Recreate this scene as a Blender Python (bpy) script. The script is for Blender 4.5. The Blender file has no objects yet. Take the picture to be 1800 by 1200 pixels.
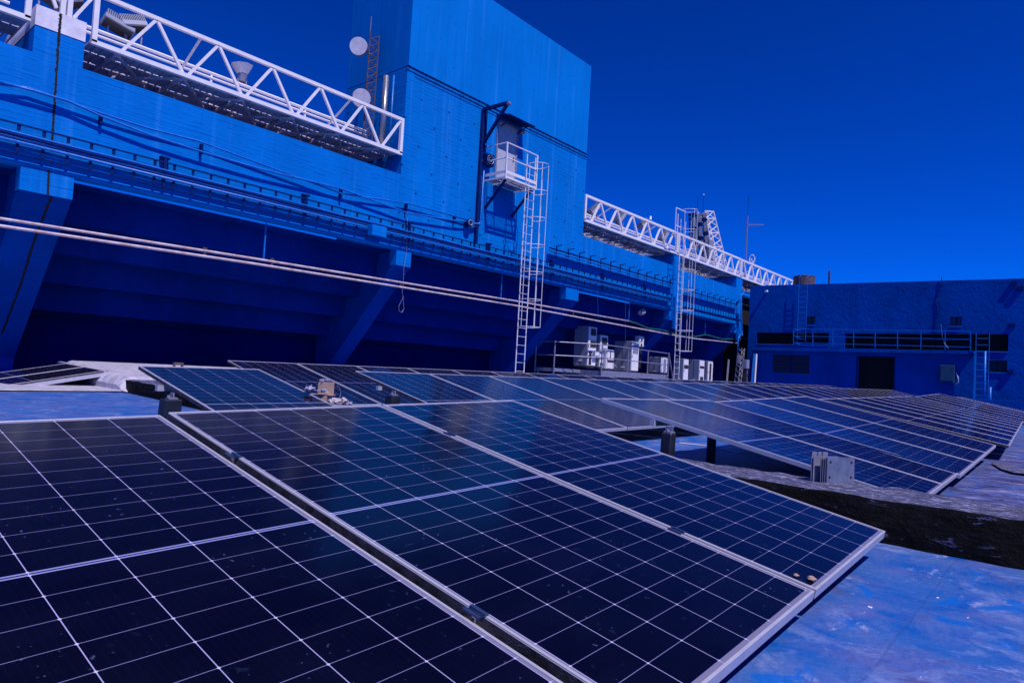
import bpy, bmesh, math, random
from mathutils import Vector, Matrix, Euler
random.seed(7)
S = bpy.context.scene
COL = S.collection
R_ = math.radians

# ------------------------------------------------------------------ camera, sky, sun, exposure
FPX, YAW, PIT, ROL = 1177.0, -0.855, 0.0445, 0.0566
CR = Matrix.Rotation(YAW, 3, 'Z') @ Matrix.Rotation(math.pi/2+PIT, 3, 'X') @ Matrix.Rotation(ROL, 3, 'Z')
cd = bpy.data.cameras.new('camera'); cam = bpy.data.objects.new('camera', cd); COL.objects.link(cam)
cam.matrix_world = CR.to_4x4()
cd.sensor_width = 36; cd.lens = 36*FPX/1800; cd.clip_start = 0.05; cd.clip_end = 3000
S.camera = cam
SUN = Vector((-0.20, -1.0, 1.70)).normalized()      # towards the sun
W_ = bpy.data.worlds.new('World'); S.world = W_; W_.use_nodes = True
nt = W_.node_tree; nt.nodes.clear()
sky = nt.nodes.new('ShaderNodeTexSky'); sky.sky_type = 'NISHITA'; sky.sun_disc = False
sky.sun_elevation = math.asin(SUN.z); sky.sun_rotation = R_(188)
sky.air_density = 1.0; sky.dust_density = 0.2; sky.ozone_density = 3.0; sky.altitude = 2200
gm = nt.nodes.new('ShaderNodeGamma'); gm.inputs[1].default_value = 1.4
mx = nt.nodes.new('ShaderNodeMix'); mx.data_type = 'RGBA'; mx.blend_type = 'MULTIPLY'; mx.inputs[0].default_value = 1.0
mx.inputs[7].default_value = (0.002, 0.168, 0.61, 1)
bg = nt.nodes.new('ShaderNodeBackground'); bg.inputs[1].default_value = 0.12
wo = nt.nodes.new('ShaderNodeOutputWorld')
nt.links.new(sky.outputs[0], gm.inputs[0]); nt.links.new(gm.outputs[0], mx.inputs[6])
nt.links.new(mx.outputs[2], bg.inputs[0]); nt.links.new(bg.outputs[0], wo.inputs[0])
sl = bpy.data.lights.new('sun', 'SUN'); sl.energy = 4.9; sl.angle = R_(0.5); sl.color = (0.97, 0.90, 0.98)
so = bpy.data.objects.new('sun', sl); COL.objects.link(so)
so.rotation_euler = SUN.to_track_quat('Z', 'Y').to_euler()
S.view_settings.view_transform = 'Standard'; S.view_settings.look = 'None'
S.view_settings.exposure = 0.0; S.view_settings.gamma = 1.0
try: S.view_settings.use_curve_mapping = False
except Exception: pass

def ray(x, y): return CR @ Vector(((x-900)/FPX, -(y-600)/FPX, -1.0))
def PX(c, x, y): d = ray(x, y); return d*(c/d.x)
def PY(c, x, y): d = ray(x, y); return d*(c/d.y)
def PZ(c, x, y): d = ray(x, y); return d*(c/d.z)
V = lambda *a: Vector(a)

# ------------------------------------------------------------------ materials
class NT:
    def __init__(s, name):
        s.m = bpy.data.materials.new(name); s.m.use_nodes = True; s.t = s.m.node_tree; s.t.nodes.clear()
        s.out = s.n('ShaderNodeOutputMaterial'); s.b = s.n('ShaderNodeBsdfPrincipled')
        s.t.links.new(s.b.outputs[0], s.out.inputs[0]); s.tc = s.n('ShaderNodeTexCoord')
    def n(s, k, **kw):
        o = s.t.nodes.new(k)
        for a, v in kw.items(): setattr(o, a, v)
        return o
    def put(s, sock, v):
        if hasattr(v, 'is_linked') or isinstance(v, bpy.types.NodeSocket): s.t.links.new(v, sock)
        elif v is not None: sock.default_value = v
    def math(s, op, a, b=None, c=None):
        o = s.n('ShaderNodeMath', operation=op); s.put(o.inputs[0], a)
        if b is not None: s.put(o.inputs[1], b)
        if c is not None: s.put(o.inputs[2], c)
        return o.outputs[0]
    def sep(s, v):
        o = s.n('ShaderNodeSeparateXYZ'); s.put(o.inputs[0], v); return o.outputs
    def mapv(s, v, sc=(1,1,1), loc=(0,0,0), rot=(0,0,0)):
        o = s.n('ShaderNodeMapping'); s.put(o.inputs[0], v); o.inputs[3].default_value = sc; o.inputs[1].default_value = loc; o.inputs[2].default_value = rot
        return o.outputs[0]
    def noise(s, v, scale, detail=4, rough=.55, dist=0):
        o = s.n('ShaderNodeTexNoise'); s.put(o.inputs['Vector'], v); o.inputs['Scale'].default_value = scale
        o.inputs['Detail'].default_value = detail; o.inputs['Roughness'].default_value = rough; o.inputs['Distortion'].default_value = dist
        return o.outputs[0]
    def ramp(s, f, *st):
        o = s.n('ShaderNodeValToRGB'); s.put(o.inputs[0], f); e = o.color_ramp.elements
        while len(e) < len(st): e.new(.5)
        for i, (p, c) in enumerate(st):
            e[i].position = p; e[i].color = (c, c, c, 1) if not hasattr(c, '__len__') else (*c, 1)
        return o.outputs[0]
    def mix(s, f, a, b, mode='MIX'):
        o = s.n('ShaderNodeMix', data_type='RGBA', blend_type=mode); s.put(o.inputs[0], f)
        for i, v in ((6, a), (7, b)):
            s.put(o.inputs[i], (*v, 1) if isinstance(v, tuple) and len(v) == 3 else v)
        return o.outputs[2]
    def bump(s, h, st=.3, d=.02, prev=None):
        o = s.n('ShaderNodeBump'); o.inputs['Strength'].default_value = st; o.inputs['Distance'].default_value = d
        s.put(o.inputs['Height'], h)
        if prev is not None: s.put(o.inputs['Normal'], prev)
        s.t.links.new(o.outputs[0], s.b.inputs['Normal']); return o.outputs[0]
    def fin(s, col=None, rough=.6, metal=0, spec=None):
        if col is not None: s.put(s.b.inputs['Base Color'], (*col, 1) if isinstance(col, tuple) and len(col) == 3 else col)
        s.put(s.b.inputs['Roughness'], rough); s.put(s.b.inputs['Metallic'], metal)
        if spec is not None: s.b.inputs['Specular IOR Level'].default_value = spec
        return s.m
M = {}
def plain(name, col, rough=.5, metal=0, var=.25, sc=6, col2=None, bump=.1, spec=.4):
    t = NT(name); n = t.noise(t.tc.outputs['Object'], sc, 5, .6)
    c2 = col2 or tuple(c*(1-var) for c in col)
    c = t.mix(t.ramp(n, (.35, 0.), (.65, 1.)), c2, tuple(col))
    t.bump(t.noise(t.tc.outputs['Object'], sc*6, 3), bump, .004)
    M[name] = t.fin(c, rough, metal, spec); return M[name]
BL = (.0, .172, .58)
def blue_wall(name, kind, base=BL):
    t = NT(name); o = t.tc.outputs['Object']; x, y, z = t.sep(o)
    h = t.math('ADD', x, y)
    big = t.noise(t.mapv(o, (1, 1, .5)), .7, 5, .6); fine = t.noise(o, 9, 5, .65)
    streak = t.noise(t.mapv(o, (3.2, 3.2, .12)), 1.0, 5, .6)
    board = t.noise(t.mapv(o, (.6, .6, 11)), 2.2, 4, .6)
    c = t.mix(t.ramp(big, (.35, 0.), (.7, 1.)), tuple(a*.82 for a in base), base)
    c = t.mix(t.math('MULTIPLY', t.ramp(streak, (.56, 0.), (.72, 1.)), .45), c, (.03, .25, .70))
    st2 = t.noise(t.mapv(o, (5, 5, .10), (3, 3, 3)), 1.1, 5, .6)
    c = t.mix(t.math('MULTIPLY', t.ramp(st2, (.56, 0.), (.72, 1.)), .35), c, (.0, .09, .38))
    c = t.mix(t.math('MULTIPLY', t.ramp(t.noise(o, 2.6, 7, .7, .5), (.55, 0.), (.68, 1.)), .25), c, (.0, .12, .44))
    nb = None
    if kind in ('boards', 'plain'):
        k = .115
        w = t.math('ADD', t.math('MULTIPLY', z, 1/k), t.math('MULTIPLY', t.noise(t.mapv(o, (.5, .5, 1)), 1.3, 2), .5))
        fr = t.math('FRACT', w); ln = t.math('LESS_THAN', fr, .10)
        rnd = t.noise(t.mapv(o, (.9, .9, 9)), 1.6, 3, .5)
        ln = t.math('MULTIPLY', ln, t.ramp(rnd, (.46, 0.), (.6, 1.)))
        c = t.mix(t.math('MULTIPLY', ln, .38 if kind == 'boards' else .2), c, (.0, .05, .28))
        lt = t.math('MULTIPLY', t.ramp(board, (.6, 0.), (.72, 1.)), .3)
        c = t.mix(lt, c, (.004, .27, .80))
        nb = t.bump(t.math('ADD', t.math('MULTIPLY', ln, -1.2), t.math('MULTIPLY', board, 1.1)), .55, .015)
    if kind == 'panels':
        w = t.math('FRACT', t.math('MULTIPLY', t.math('SUBTRACT', h, 28.83), 1/1.19))
        ln = t.math('LESS_THAN', w, .011)
        c = t.mix(t.math('MULTIPLY', ln, .38), c, (.0, .04, .28)); nb = t.bump(t.math('MULTIPLY', ln, -1.), .4, .01)
    if kind in ('boards', 'panels'):        # formwork tie holes
        a = t.math('SUBTRACT', t.math('FRACT', t.math('ADD', t.math('MULTIPLY', h, 1/1.19), t.math('MULTIPLY', t.math('FLOOR', t.math('MULTIPLY', z, 1/.74)), .5))), .5)
        b = t.math('SUBTRACT', t.math('FRACT', t.math('ADD', t.math('MULTIPLY', z, 1/.74), 0)), .5)
        r = t.math('SQRT', t.math('ADD', t.math('MULTIPLY', t.math('MULTIPLY', a, a), 2.6), t.math('MULTIPLY', b, b)))
        d = t.math('LESS_THAN', r, .058 if kind == 'boards' else .036)
        c = t.mix(t.math('MULTIPLY', d, .7 if kind == 'boards' else .4), c, (.0, .02, .16))
    t.bump(fine, .35, .008, nb)
    M[name] = t.fin(c, .7, 0, .03)
blue_wall('boards', 'boards'); blue_wall('cladding', 'panels', (.0, .182, .59)); blue_wall('blue_plain', 'plain', (.0, .165, .58))
def stucco(name, base):
    t = NT(name); o = t.tc.outputs['Object']
    big = t.noise(t.mapv(o, (1, 1, .7)), .55, 6, .62, .4); fine = t.noise(o, 5, 7, .7, .8)
    st = t.noise(t.mapv(o, (2, 1.6, .16)), 1.3, 5, .6)
    c = t.mix(t.ramp(big, (.3, 0.), (.7, 1.)), tuple(a*.7 for a in base), tuple(a*1.15 for a in base))
    c = t.mix(t.math('MULTIPLY', t.ramp(st, (.55, 0.), (.75, 1.)), .4), c, tuple(a*.55 for a in base))
    t.bump(t.math('ADD', fine, t.math('MULTIPLY', t.noise(o, 1.4, 4, .6, 1.2), 1.4)), .7, .035)
    M[name] = t.fin(c, .8, 0, .02)
stucco('stucco', (.0, .07, .36)); stucco('soffit', (.0, .022, .20)); stucco('rib', (.0, .052, .33)); stucco('recess', (.0, .006, .10))  # shade under the stand is painted into the soffit, rib and recess blues
# painted roof membrane: blue paint worn to lavender grey
t = NT('roof'); o = t.tc.outputs['Object']
n1 = t.noise(t.mapv(o, (1, 1.5, 1)), 1.9, 8, .66, .5); n2 = t.noise(o, 4.3, 7, .66, .8); n3 = t.noise(t.mapv(o, (1.8, .8, 1)), 2.6, 7, .66, .4)
c = t.mix(t.ramp(n2, (.38, 0.), (.62, 1.)), (.0, .075, .34), (.03, .11, .35))
c = t.mix(t.ramp(n1, (.44, 0.), (.60, .8)), c, (.085, .13, .35))
c = t.mix(t.ramp(n3, (.50, 0.), (.68, .6)), c, (.10, .105, .29))
c = t.mix(t.ramp(t.noise(o, 3.4, 6, .7, .5), (.54, 0.), (.68, .8)), c, (.17, .23, .46))
c = t.mix(t.ramp(t.noise(t.mapv(o, (1, 1.6, 1), (4, 6, 0)), 2.4, 8, .72, .3), (.60, 0.), (.68, .75)), c, (.32, .38, .60))
c = t.mix(t.ramp(t.noise(t.mapv(o, (1.2, 1, 1), (8, 2, 0)), 3.3, 7, .7, .5), (.57, 0.), (.66, .65)), c, (.07, .065, .17))
c = t.mix(t.ramp(t.noise(t.mapv(o, (1, 1.3, 1), (7, 3, 0)), 3.0, 4, .55, .6), (.60, 0.), (.64, .9)), c, (.0, .10, .42))
c = t.mix(t.ramp(t.noise(t.mapv(o, (1, 1, 1), (3, 9, 0)), 5.0, 6, .7), (.62, 0.), (.72, .6)), c, (.05, .05, .12))
x, y, z = t.sep(o)
dm_ = t.math('MULTIPLY', t.math('MULTIPLY', t.ramp(t.math('MULTIPLY', x, .1), (.44, 0.), (.50, 1.)), t.ramp(t.math('ADD', t.math('MULTIPLY', y, .1), .5), (.58, 1.), (.64, 0.))), t.ramp(t.math('MULTIPLY', x, .02), (.5, 1.), (.8, .4)))
dn = t.noise(t.mapv(o, (1.4, .8, 1), (2, 2, 0)), 3.2, 7, .7, .6); dn2 = t.noise(t.mapv(o, (1.6, .7, 1), (5, 1, 0)), 4.5, 7, .72, .8)
c = t.mix(t.math('MULTIPLY', dm_, t.ramp(dn, (.4, .15), (.55, .9))), c, (.10, .095, .22))
c = t.mix(t.math('MULTIPLY', dm_, t.ramp(dn2, (.50, 0.), (.56, .9))), c, (.03, .026, .06))
c = t.mix(t.math('MULTIPLY', dm_, t.ramp(dn2, (.36, .9), (.43, 0.))), c, (.34, .29, .36))
sw = t.math('ABSOLUTE', t.math('SUBTRACT', t.math('FRACT', t.math('MULTIPLY', t.math('ADD', y, t.math('MULTIPLY', t.noise(o, 1.2, 2), .08)), 1/1.02)), .5))
c = t.mix(t.math('MULTIPLY', t.math('LESS_THAN', sw, .004), .22), c, (.01, .03, .13))
sp = t.noise(t.mapv(o, (1, 2.2, 1)), 11, 3, .6)
c = t.mix(t.ramp(sp, (.735, 0.), (.76, .8)), c, (.75, .74, .85))
c = t.mix(t.ramp(t.noise(o, 42, 4, .7), (.56, 0.), (.72, .5)), c, (.04, .05, .13))
c = t.mix(t.ramp(t.noise(o, 17, 5, .75), (.60, 0.), (.74, .4)), c, (.30, .33, .55))
t.bump(t.math('ADD', t.math('ADD', n2, t.math('MULTIPLY', dn2, dm_)), t.math('MULTIPLY', t.noise(o, 40, 4), .7)), .5, .015)
M['roof'] = t.fin(c, .5, 0, .25)
# rubber covered roof beam
t = NT('beam_top'); o = t.tc.outputs['Object']
n = t.noise(t.mapv(o, (1.6, .7, 1)), 14, 7, .7); c = t.mix(t.ramp(n, (.35, 0.), (.65, 1.)), (.022, .022, .05), (.10, .10, .19))
f = t.noise(t.mapv(o, (1.8, .8, 1)), 19, 6, .75)
c = t.mix(t.ramp(f, (.53, 0.), (.60, .85)), c, (.40, .40, .64))
t.bump(t.math('ADD', n, f), .9, .03); M['beam_top'] = t.fin(c, .45, 0, .6)
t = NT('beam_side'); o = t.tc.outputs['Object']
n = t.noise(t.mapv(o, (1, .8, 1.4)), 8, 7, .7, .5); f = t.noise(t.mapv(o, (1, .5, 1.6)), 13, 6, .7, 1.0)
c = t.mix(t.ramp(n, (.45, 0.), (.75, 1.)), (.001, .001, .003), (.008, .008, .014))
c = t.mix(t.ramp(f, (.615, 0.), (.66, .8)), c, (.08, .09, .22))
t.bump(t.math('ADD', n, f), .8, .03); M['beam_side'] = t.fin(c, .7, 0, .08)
# silver membrane
t = NT('silver'); o = t.tc.outputs['Object']
n = t.noise(o, 7, 6, .65); f = t.noise(t.mapv(o, (1, 3, 1)), 2.5, 5, .6)
c = t.mix(t.ramp(n, (.35, 0.), (.7, 1.)), (.32, .31, .40), (.60, .57, .66))
t.bump(t.math('ADD', n, f), .6, .03); M['silver'] = t.fin(c, .45, .1, .5)
# solar glass with printed cells (object coordinates of the panel)
W, L, G = 1.134, 2.33, 0.02
t = NT('cells'); o = t.tc.outputs['Object']; x, y, z = t.sep(o)
mgx, mgy, mid = .021, .024, .016
px = (W-2*mgx)/6; py = (L/2-mgy-mid/2)/11
xx = t.math('DIVIDE', t.math('SUBTRACT', x, mgx), px)
ay = t.math('ABSOLUTE', t.math('ADD', y, L/2))
yy = t.math('DIVIDE', t.math('SUBTRACT', ay, mid/2), py)
fx = t.math('MULTIPLY', t.math('ABSOLUTE', t.math('SUBTRACT', t.math('FRACT', t.math('ADD', xx, .5)), .5)), px)
fy = t.math('MULTIPLY', t.math('ABSOLUTE', t.math('SUBTRACT', t.math('FRACT', t.math('ADD', yy, .5)), .5)), py)
lx = t.math('LESS_THAN', fx, .0011); ly = t.math('LESS_THAN', fy, .0008)
dm = t.math('LESS_THAN', t.math('ADD', fx, fy), .0046)
mm = t.math('MULTIPLY', t.math('LESS_THAN', ay, .0085), t.math('GREATER_THAN', ay, .0025))
bo = t.math('MAXIMUM', t.math('GREATER_THAN', t.math('ABSOLUTE', t.math('SUBTRACT', x, W/2)), W/2-mgx+.001), t.math('GREATER_THAN', ay, L/2-mgy+.001))
bb = t.math('LESS_THAN', t.math('ABSOLUTE', t.math('SUBTRACT', t.math('FRACT', t.math('MULTIPLY', xx, 10)), .5)), .035)
ci = t.n('ShaderNodeTexWhiteNoise', noise_dimensions='2D')
cv = t.n('ShaderNodeCombineXYZ'); t.put(cv.inputs[0], t.math('FLOOR', xx)); t.put(cv.inputs[1], t.math('FLOOR', t.math('DIVIDE', y, py)))
t.put(ci.inputs[0], cv.outputs[0])
oi = t.n('ShaderNodeObjectInfo')
dk = t.mix(ci.outputs[0], (.0012, .0008, .004), (.002, .0014, .007))
dk = t.mix(t.math('MULTIPLY', oi.outputs['Random'], .6), dk, (.001, .0015, .010))
c = t.mix(t.math('MULTIPLY', bb, .4), dk, (.004, .005, .018))
row = t.math('MULTIPLY', ly, .42)
c = t.mix(row, c, (.40, .40, .80)); c = t.mix(t.math('MULTIPLY', lx, .75), c, (.44, .42, .72))
c = t.mix(mm, c, (.20, .22, .46)); c = t.mix(t.math('MULTIPLY', dm, .8), c, (.5, .48, .70)); c = t.mix(t.math('MULTIPLY', bo, .35), c, (.45, .43, .66))
og = t.mapv(t.tc.outputs['Object'], (1, 1, 1))
du = t.noise(og, 3.0, 5, .6); sp = t.noise(og, 55, 2, .5); big = t.noise(t.mapv(og, (1, .35, 1)), 2.0, 3, .5)
c = t.mix(t.math('MULTIPLY', t.ramp(sp, (.70, 0.), (.76, 1.)), t.ramp(du, (.45, 0.), (.66, .8))), c, (.10, .14, .30))
c = t.mix(t.math('MULTIPLY', t.ramp(t.noise(og, 19, 3, .6), (.64, 0.), (.74, .16)), t.ramp(t.noise(t.mapv(og, (1, 1, 1), (5, 5, 0)), 2.1, 3, .5), (.5, 0.), (.6, 1.))), c, (.05, .09, .25))
c = t.mix(t.ramp(du, (.4, 0.), (.85, .05)), c, (.03, .04, .10))
t.bump(big, .012, .01)
M['cells'] = t.fin(c, t.ramp(du, (.3, .11), (.8, .16)), 0, .20)
plain('alu', (.54, .53, .60), .40, .4, .12, 14, spec=.5)
plain('white_paint', (.76, .73, .74), .45, 0, .1, 5)
plain('white_old', (.74, .71, .78), .6, 0, .25, 4, bump=.4)
plain('galv', (.30, .30, .40), .5, .35, .3, 9)
plain('grey_box', (.22, .24, .33), .55, 0, .12, 3)
plain('beige_box', (.72, .70, .74), .5, 0, .1, 5)
plain('door_grey', (.42, .43, .50), .55, 0, .15, 5)
plain('dark_vent', (.03, .03, .045), .6, 0, .3, 20)
plain('black', (.006, .006, .012), .55, 0, .3, 10, bump=.4)
plain('post', (.012, .017, .035), .5, 0, .5, 16, bump=.6)
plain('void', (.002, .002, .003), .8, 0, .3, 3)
plain('deck', (.62, .58, .66), .6, .1, .3, 3)
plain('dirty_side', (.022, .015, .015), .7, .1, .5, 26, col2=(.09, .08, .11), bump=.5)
plain('blue_metal', (.01, .16, .58), .4, 0, .25, 12, col2=(.0, .10, .42), spec=.35)
plain('navy_metal', (.0, .018, .13), .6, 0, .3, 10, spec=.1)
plain('clamp_blue', (.035, .06, .16), .3, .3, .3, 30)
plain('pipe', (.60, .52, .56), .55, 0, .3, 5, col2=(.42, .28, .28), bump=.4)
plain('rust', (.12, .075, .085), .8, 0, .4, 6, col2=(.04, .03, .045), bump=.6)
plain('card', (.40, .27, .22), .8, 0, .2, 9)
plain('paper', (.45, .38, .42), .8, 0, .2, 12)
plain('plastic_wrap', (.36, .35, .50), .25, 0, .4, 18)
plain('green_hose', (.01, .13, .10), .5, 0, .2, 8)
plain('teal', (.015, .07, .14), .5, 0, .2, 4)
plain('stone', (.36, .24, .20), .8, 0, .3, 30)
plain('crack', (.012, .007, .009), .9, 0, .6, 18, bump=.8)
plain('ground', (.05, .05, .06), .9, 0, .3, .05)
plain('steel_bright', (.34, .35, .42), .35, .7, .35, 16)
t = NT('translucent'); tr = t.n('ShaderNodeBsdfTranslucent'); tr.inputs[0].default_value = (.8, .78, .85, 1)
mxs = t.n('ShaderNodeMixShader'); mxs.inputs[0].default_value = .8
nn = t.noise(t.tc.outputs['Object'], 8, 3); t.put(t.b.inputs['Base Color'], t.ramp(nn, (0., .6), (1., .85)))
t.t.links.new(t.b.outputs[0], mxs.inputs[1]); t.t.links.new(tr.outputs[0], mxs.inputs[2]); t.t.links.new(mxs.outputs[0], t.out.inputs[0]); M['translucent'] = t.m

# ------------------------------------------------------------------ mesh helpers
WO = {}      # world origin of each object
class MB:
    def __init__(s): s.v = []; s.f = []; s.mi = []; s.k = 0
    def mat(s, k): s.k = k; return s
    def add(s, vs, fs):
        b = len(s.v); s.v += [Vector(v) for v in vs]
        for f in fs: s.f.append([b+i for i in f]); s.mi.append(s.k)
        return s
    def box(s, a, b):
        x0, x1 = sorted((a[0], b[0])); y0, y1 = sorted((a[1], b[1])); z0, z1 = sorted((a[2], b[2]))
        return s.add([(x0,y0,z0),(x1,y0,z0),(x1,y1,z0),(x0,y1,z0),(x0,y0,z1),(x1,y0,z1),(x1,y1,z1),(x0,y1,z1)],
                     [(0,3,2,1),(4,5,6,7),(0,1,5,4),(1,2,6,5),(2,3,7,6),(3,0,4,7)])
    def hexa(s, lo, hi):      # two matching polygons
        n = len(lo)
        return s.add(list(lo)+list(hi), [tuple(range(n))[::-1], tuple(range(n, 2*n))]+[(i, (i+1) % n, n+(i+1) % n, n+i) for i in range(n)])
    def prism(s, poly, d):
        d = Vector(d); return s.hexa([Vector(p) for p in poly], [Vector(p)+d for p in poly])
    def bar(s, p, q, w=.06, h=None, up=(0,0,1)):
        p = Vector(p); q = Vector(q); h = h or w; d = (q-p).normalized(); up = Vector(up)
        if abs(d.dot(up)) > .97: up = Vector((0, 1, 0))
        a = d.cross(up).normalized()*w/2; b = a.cross(d).normalized()*h/2
        return s.hexa([p-a-b, p+a-b, p+a+b, p-a+b], [q-a-b, q+a-b, q+a+b, q-a+b])
    def tube(s, pts, r=.02, n=8, closed=False):
        pts = [Vector(p) for p in pts]; rings = []
        m = len(pts)
        for i, p in enumerate(pts):
            a = pts[i-1] if (i > 0 or closed) else p; b = pts[(i+1) % m] if (i < m-1 or closed) else p
            d = (b-a).normalized(); u = Vector((0, 0, 1)) if abs(d.z) < .95 else Vector((0, 1, 0))
            e1 = d.cross(u).normalized(); e2 = e1.cross(d)
            rings.append([p+(e1*math.cos(2*math.pi*k/n)+e2*math.sin(2*math.pi*k/n))*r for k in range(n)])
        vs = [v for rg in rings for v in rg]; fs = []
        for i in range(m if closed else m-1):
            j = (i+1) % m
            for k in range(n): fs.append((i*n+k, i*n+(k+1) % n, j*n+(k+1) % n, j*n+k))
        if not closed: fs += [tuple(range(n))[::-1], tuple((m-1)*n+k for k in range(n))]
        return s.add(vs, fs)
    def cyl(s, p, q, r, r2=None, n=20):
        p = Vector(p); q = Vector(q); d = (q-p).normalized(); u = Vector((0, 0, 1)) if abs(d.z) < .95 else Vector((0, 1, 0))
        e1 = d.cross(u).normalized(); e2 = e1.cross(d); r2 = r if r2 is None else r2
        c = [(e1*math.cos(2*math.pi*k/n)+e2*math.sin(2*math.pi*k/n)) for k in range(n)]
        return s.hexa([p+v*r for v in c], [q+v*r2 for v in c])
    def build(s, name, mats, parent=None, smooth=False, bevel=0):
        off = WO.get(parent.name, Vector()) if parent else Vector()
        me = bpy.data.meshes.new(name); me.from_pydata([v-off for v in s.v], [], s.f)
        for m in (mats if isinstance(mats, (list, tuple)) else [mats]): me.materials.append(M[m])
        for p, k in zip(me.polygons, s.mi): p.material_index = k; p.use_smooth = smooth
        bm = bmesh.new(); bm.from_mesh(me); bmesh.ops.recalc_face_normals(bm, faces=bm.faces)
        if bevel: bmesh.ops.bevel(bm, geom=list(bm.edges), offset=bevel, segments=1, affect='EDGES')
        bm.to_mesh(me); bm.free()
        o = bpy.data.objects.new(name, me); COL.objects.link(o)
        if parent: o.parent = parent
        WO[o.name] = off
        return o
def tag(o, label=None, cat=None, group=None, kind=None):
    for k, v in (('label', label), ('category', cat), ('group', group), ('kind', kind)):
        if v: o[k] = v
    return o
def thing(name, loc, label, cat, group=None):
    o = bpy.data.objects.new(name, None); COL.objects.link(o); o.location = loc; o.empty_display_size = .1
    WO[o.name] = Vector(loc); return tag(o, label, cat, group)
def part(name, mb, mat, parent, **k): return mb.build(name, mat, parent, **k)
def arc(c, a, b, r1, r2, t0, t1, n=10):
    c = Vector(c); a = Vector(a); b = Vector(b)
    return [c+a*r1*math.cos(t0+(t1-t0)*i/n)+b*r2*math.sin(t0+(t1-t0)*i/n) for i in range(n+1)]
ZR = -0.78        # roof level below the eye

# ------------------------------------------------------------------ setting: ground and roof
mb = MB(); mb.add([(-900,-900,-14),(1200,-900,-14),(1200,900,-14),(-900,900,-14)], [(0,1,2,3)])
tag(mb.build('ground', 'ground'), kind='structure')
mb = MB()
nx, ny = 110, 90; xs = [-12+52.3*(i/nx) for i in range(nx+1)]; ys = [-14+35.5*(j/ny) for j in range(ny+1)]
from mathutils import noise as mn
vs = [(x, y, ZR+.012*mn.noise(Vector((x*.9, y*.9, 0)))+.004*mn.noise(Vector((x*4, y*4, 3)))) for y in ys for x in xs]
mb.add(vs, [(j*(nx+1)+i, j*(nx+1)+i+1, (j+1)*(nx+1)+i+1, (j+1)*(nx+1)+i) for j in range(ny) for i in range(nx)])
ro = mb.build('roof_deck', 'roof', smooth=True); tag(ro, kind='structure')

# rubber covered roof beam running between the panel fields
def wobble_strip(x0, x1, y0, y1, z0, z1):
    m = MB(); n = 420; prof = []
    X0_, X1_ = x0, x1
    for j in range(n+1):
        y = y0+(y1-y0)*j/n; b_ = max(0, y-6.5)*.108; x0, x1 = X0_+b_, X1_+b_
        f = lambda k, a: 1.5*a*mn.noise(Vector((k*7.3, y*3.1, k)))+a*1.0*mn.noise(Vector((k*3.3, y*9, k)))
        prof.append([(x0-.03+f(1,.02), y, z0-.05), (x0-.01+f(2,.015), y, z0+.04+f(3,.02)), (x0+f(4,.012), y, z1-.03+f(5,.008)), (x0+.02+f(6,.010), y, z1-.004+f(7,.006)),
                     (x0+.12, y, z1+f(8,.010)), ((x0+x1)/2, y, z1+f(9,.012)), (x1-.12, y, z1+f(10,.010)), (x1-.03, y, z1-.015+f(11,.008)), (x1, y, z1-.08), (x1+.05, y, z0-.05)])
    k = len(prof[0])
    vs = [v for p in prof for v in p]
    for a in range(k-1):
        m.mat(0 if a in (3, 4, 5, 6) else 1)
        m.add([], []); b = len(m.v)
        if a == 0: m.v += [Vector(v) for v in vs]; b0 = b
        for j in range(n):
            m.f.append([b0+j*k+a, b0+j*k+a+1, b0+(j+1)*k+a+1, b0+(j+1)*k+a]); m.mi.append(m.k)
    for j in (0, n): m.f.append([b0+j*k+a for a in range(k)]); m.mi.append(1)
    return m
bm_ = wobble_strip(3.96, 4.56, -3.0, 13.6, ZR, -.555).build('roof_beam', ['beam_top', 'beam_side'], smooth=True)
tag(bm_, 'low black rubber covered roof beam with a flaky grey top', 'roof beam')

# silver ledge along the foot of the stand
mb = MB(); n = 60
def lp0(x): return [(x, 12.72+.13*x+.02*mn.noise(Vector((x*2, 0, 0))), ZR+.022), (x, 12.78+.13*x, ZR+.034), (x, 15.0, ZR+.04), (x, 17.2, ZR+.05), (x, 17.2, ZR-.05)]
ps = [lp0(-8+12.6*i/n) for i in range(n+1)]; k = 5
mb.add([v for p in ps for v in p], [(i*k+a, i*k+a+1, (i+1)*k+a+1, (i+1)*k+a) for i in range(n) for a in range(k-1)])
def lp1(x):
    e = max(0, 4.82-x)/.22; q = 1-.55*e*e
    f = lambda z: ZR+(z-ZR)*q
    return [(x, 13.36-.25*e, ZR+.02), (x, 13.44-.1*e, f(ZR+.09)), (x, 13.50, f(-.56)), (x, 13.62, f(-.505)), (x, 14.6, f(-.46+.012*mn.noise(Vector((x*3, 9, 0))))), (x, 15.6, f(-.38)), (x, 17.0, f(-.31)), (x, 17.0, ZR-.05)]
xs_ = [4.60, 4.64, 4.70, 4.76, 4.82]+[4.82+7.2*i/30 for i in range(1, 31)]
ps = [lp1(x) for x in xs_]; k = 8
mb.add([v for p in ps for v in p], [(i*k+a, i*k+a+1, (i+1)*k+a+1, (i+1)*k+a) for i in range(len(xs_)-1) for a in range(k-1)]+[tuple(range(k))])
tag(mb.build('roof_ledge', 'silver', smooth=False), 'silver membrane covered ledge along the foot of the dark stand wall', 'ledge')

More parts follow.
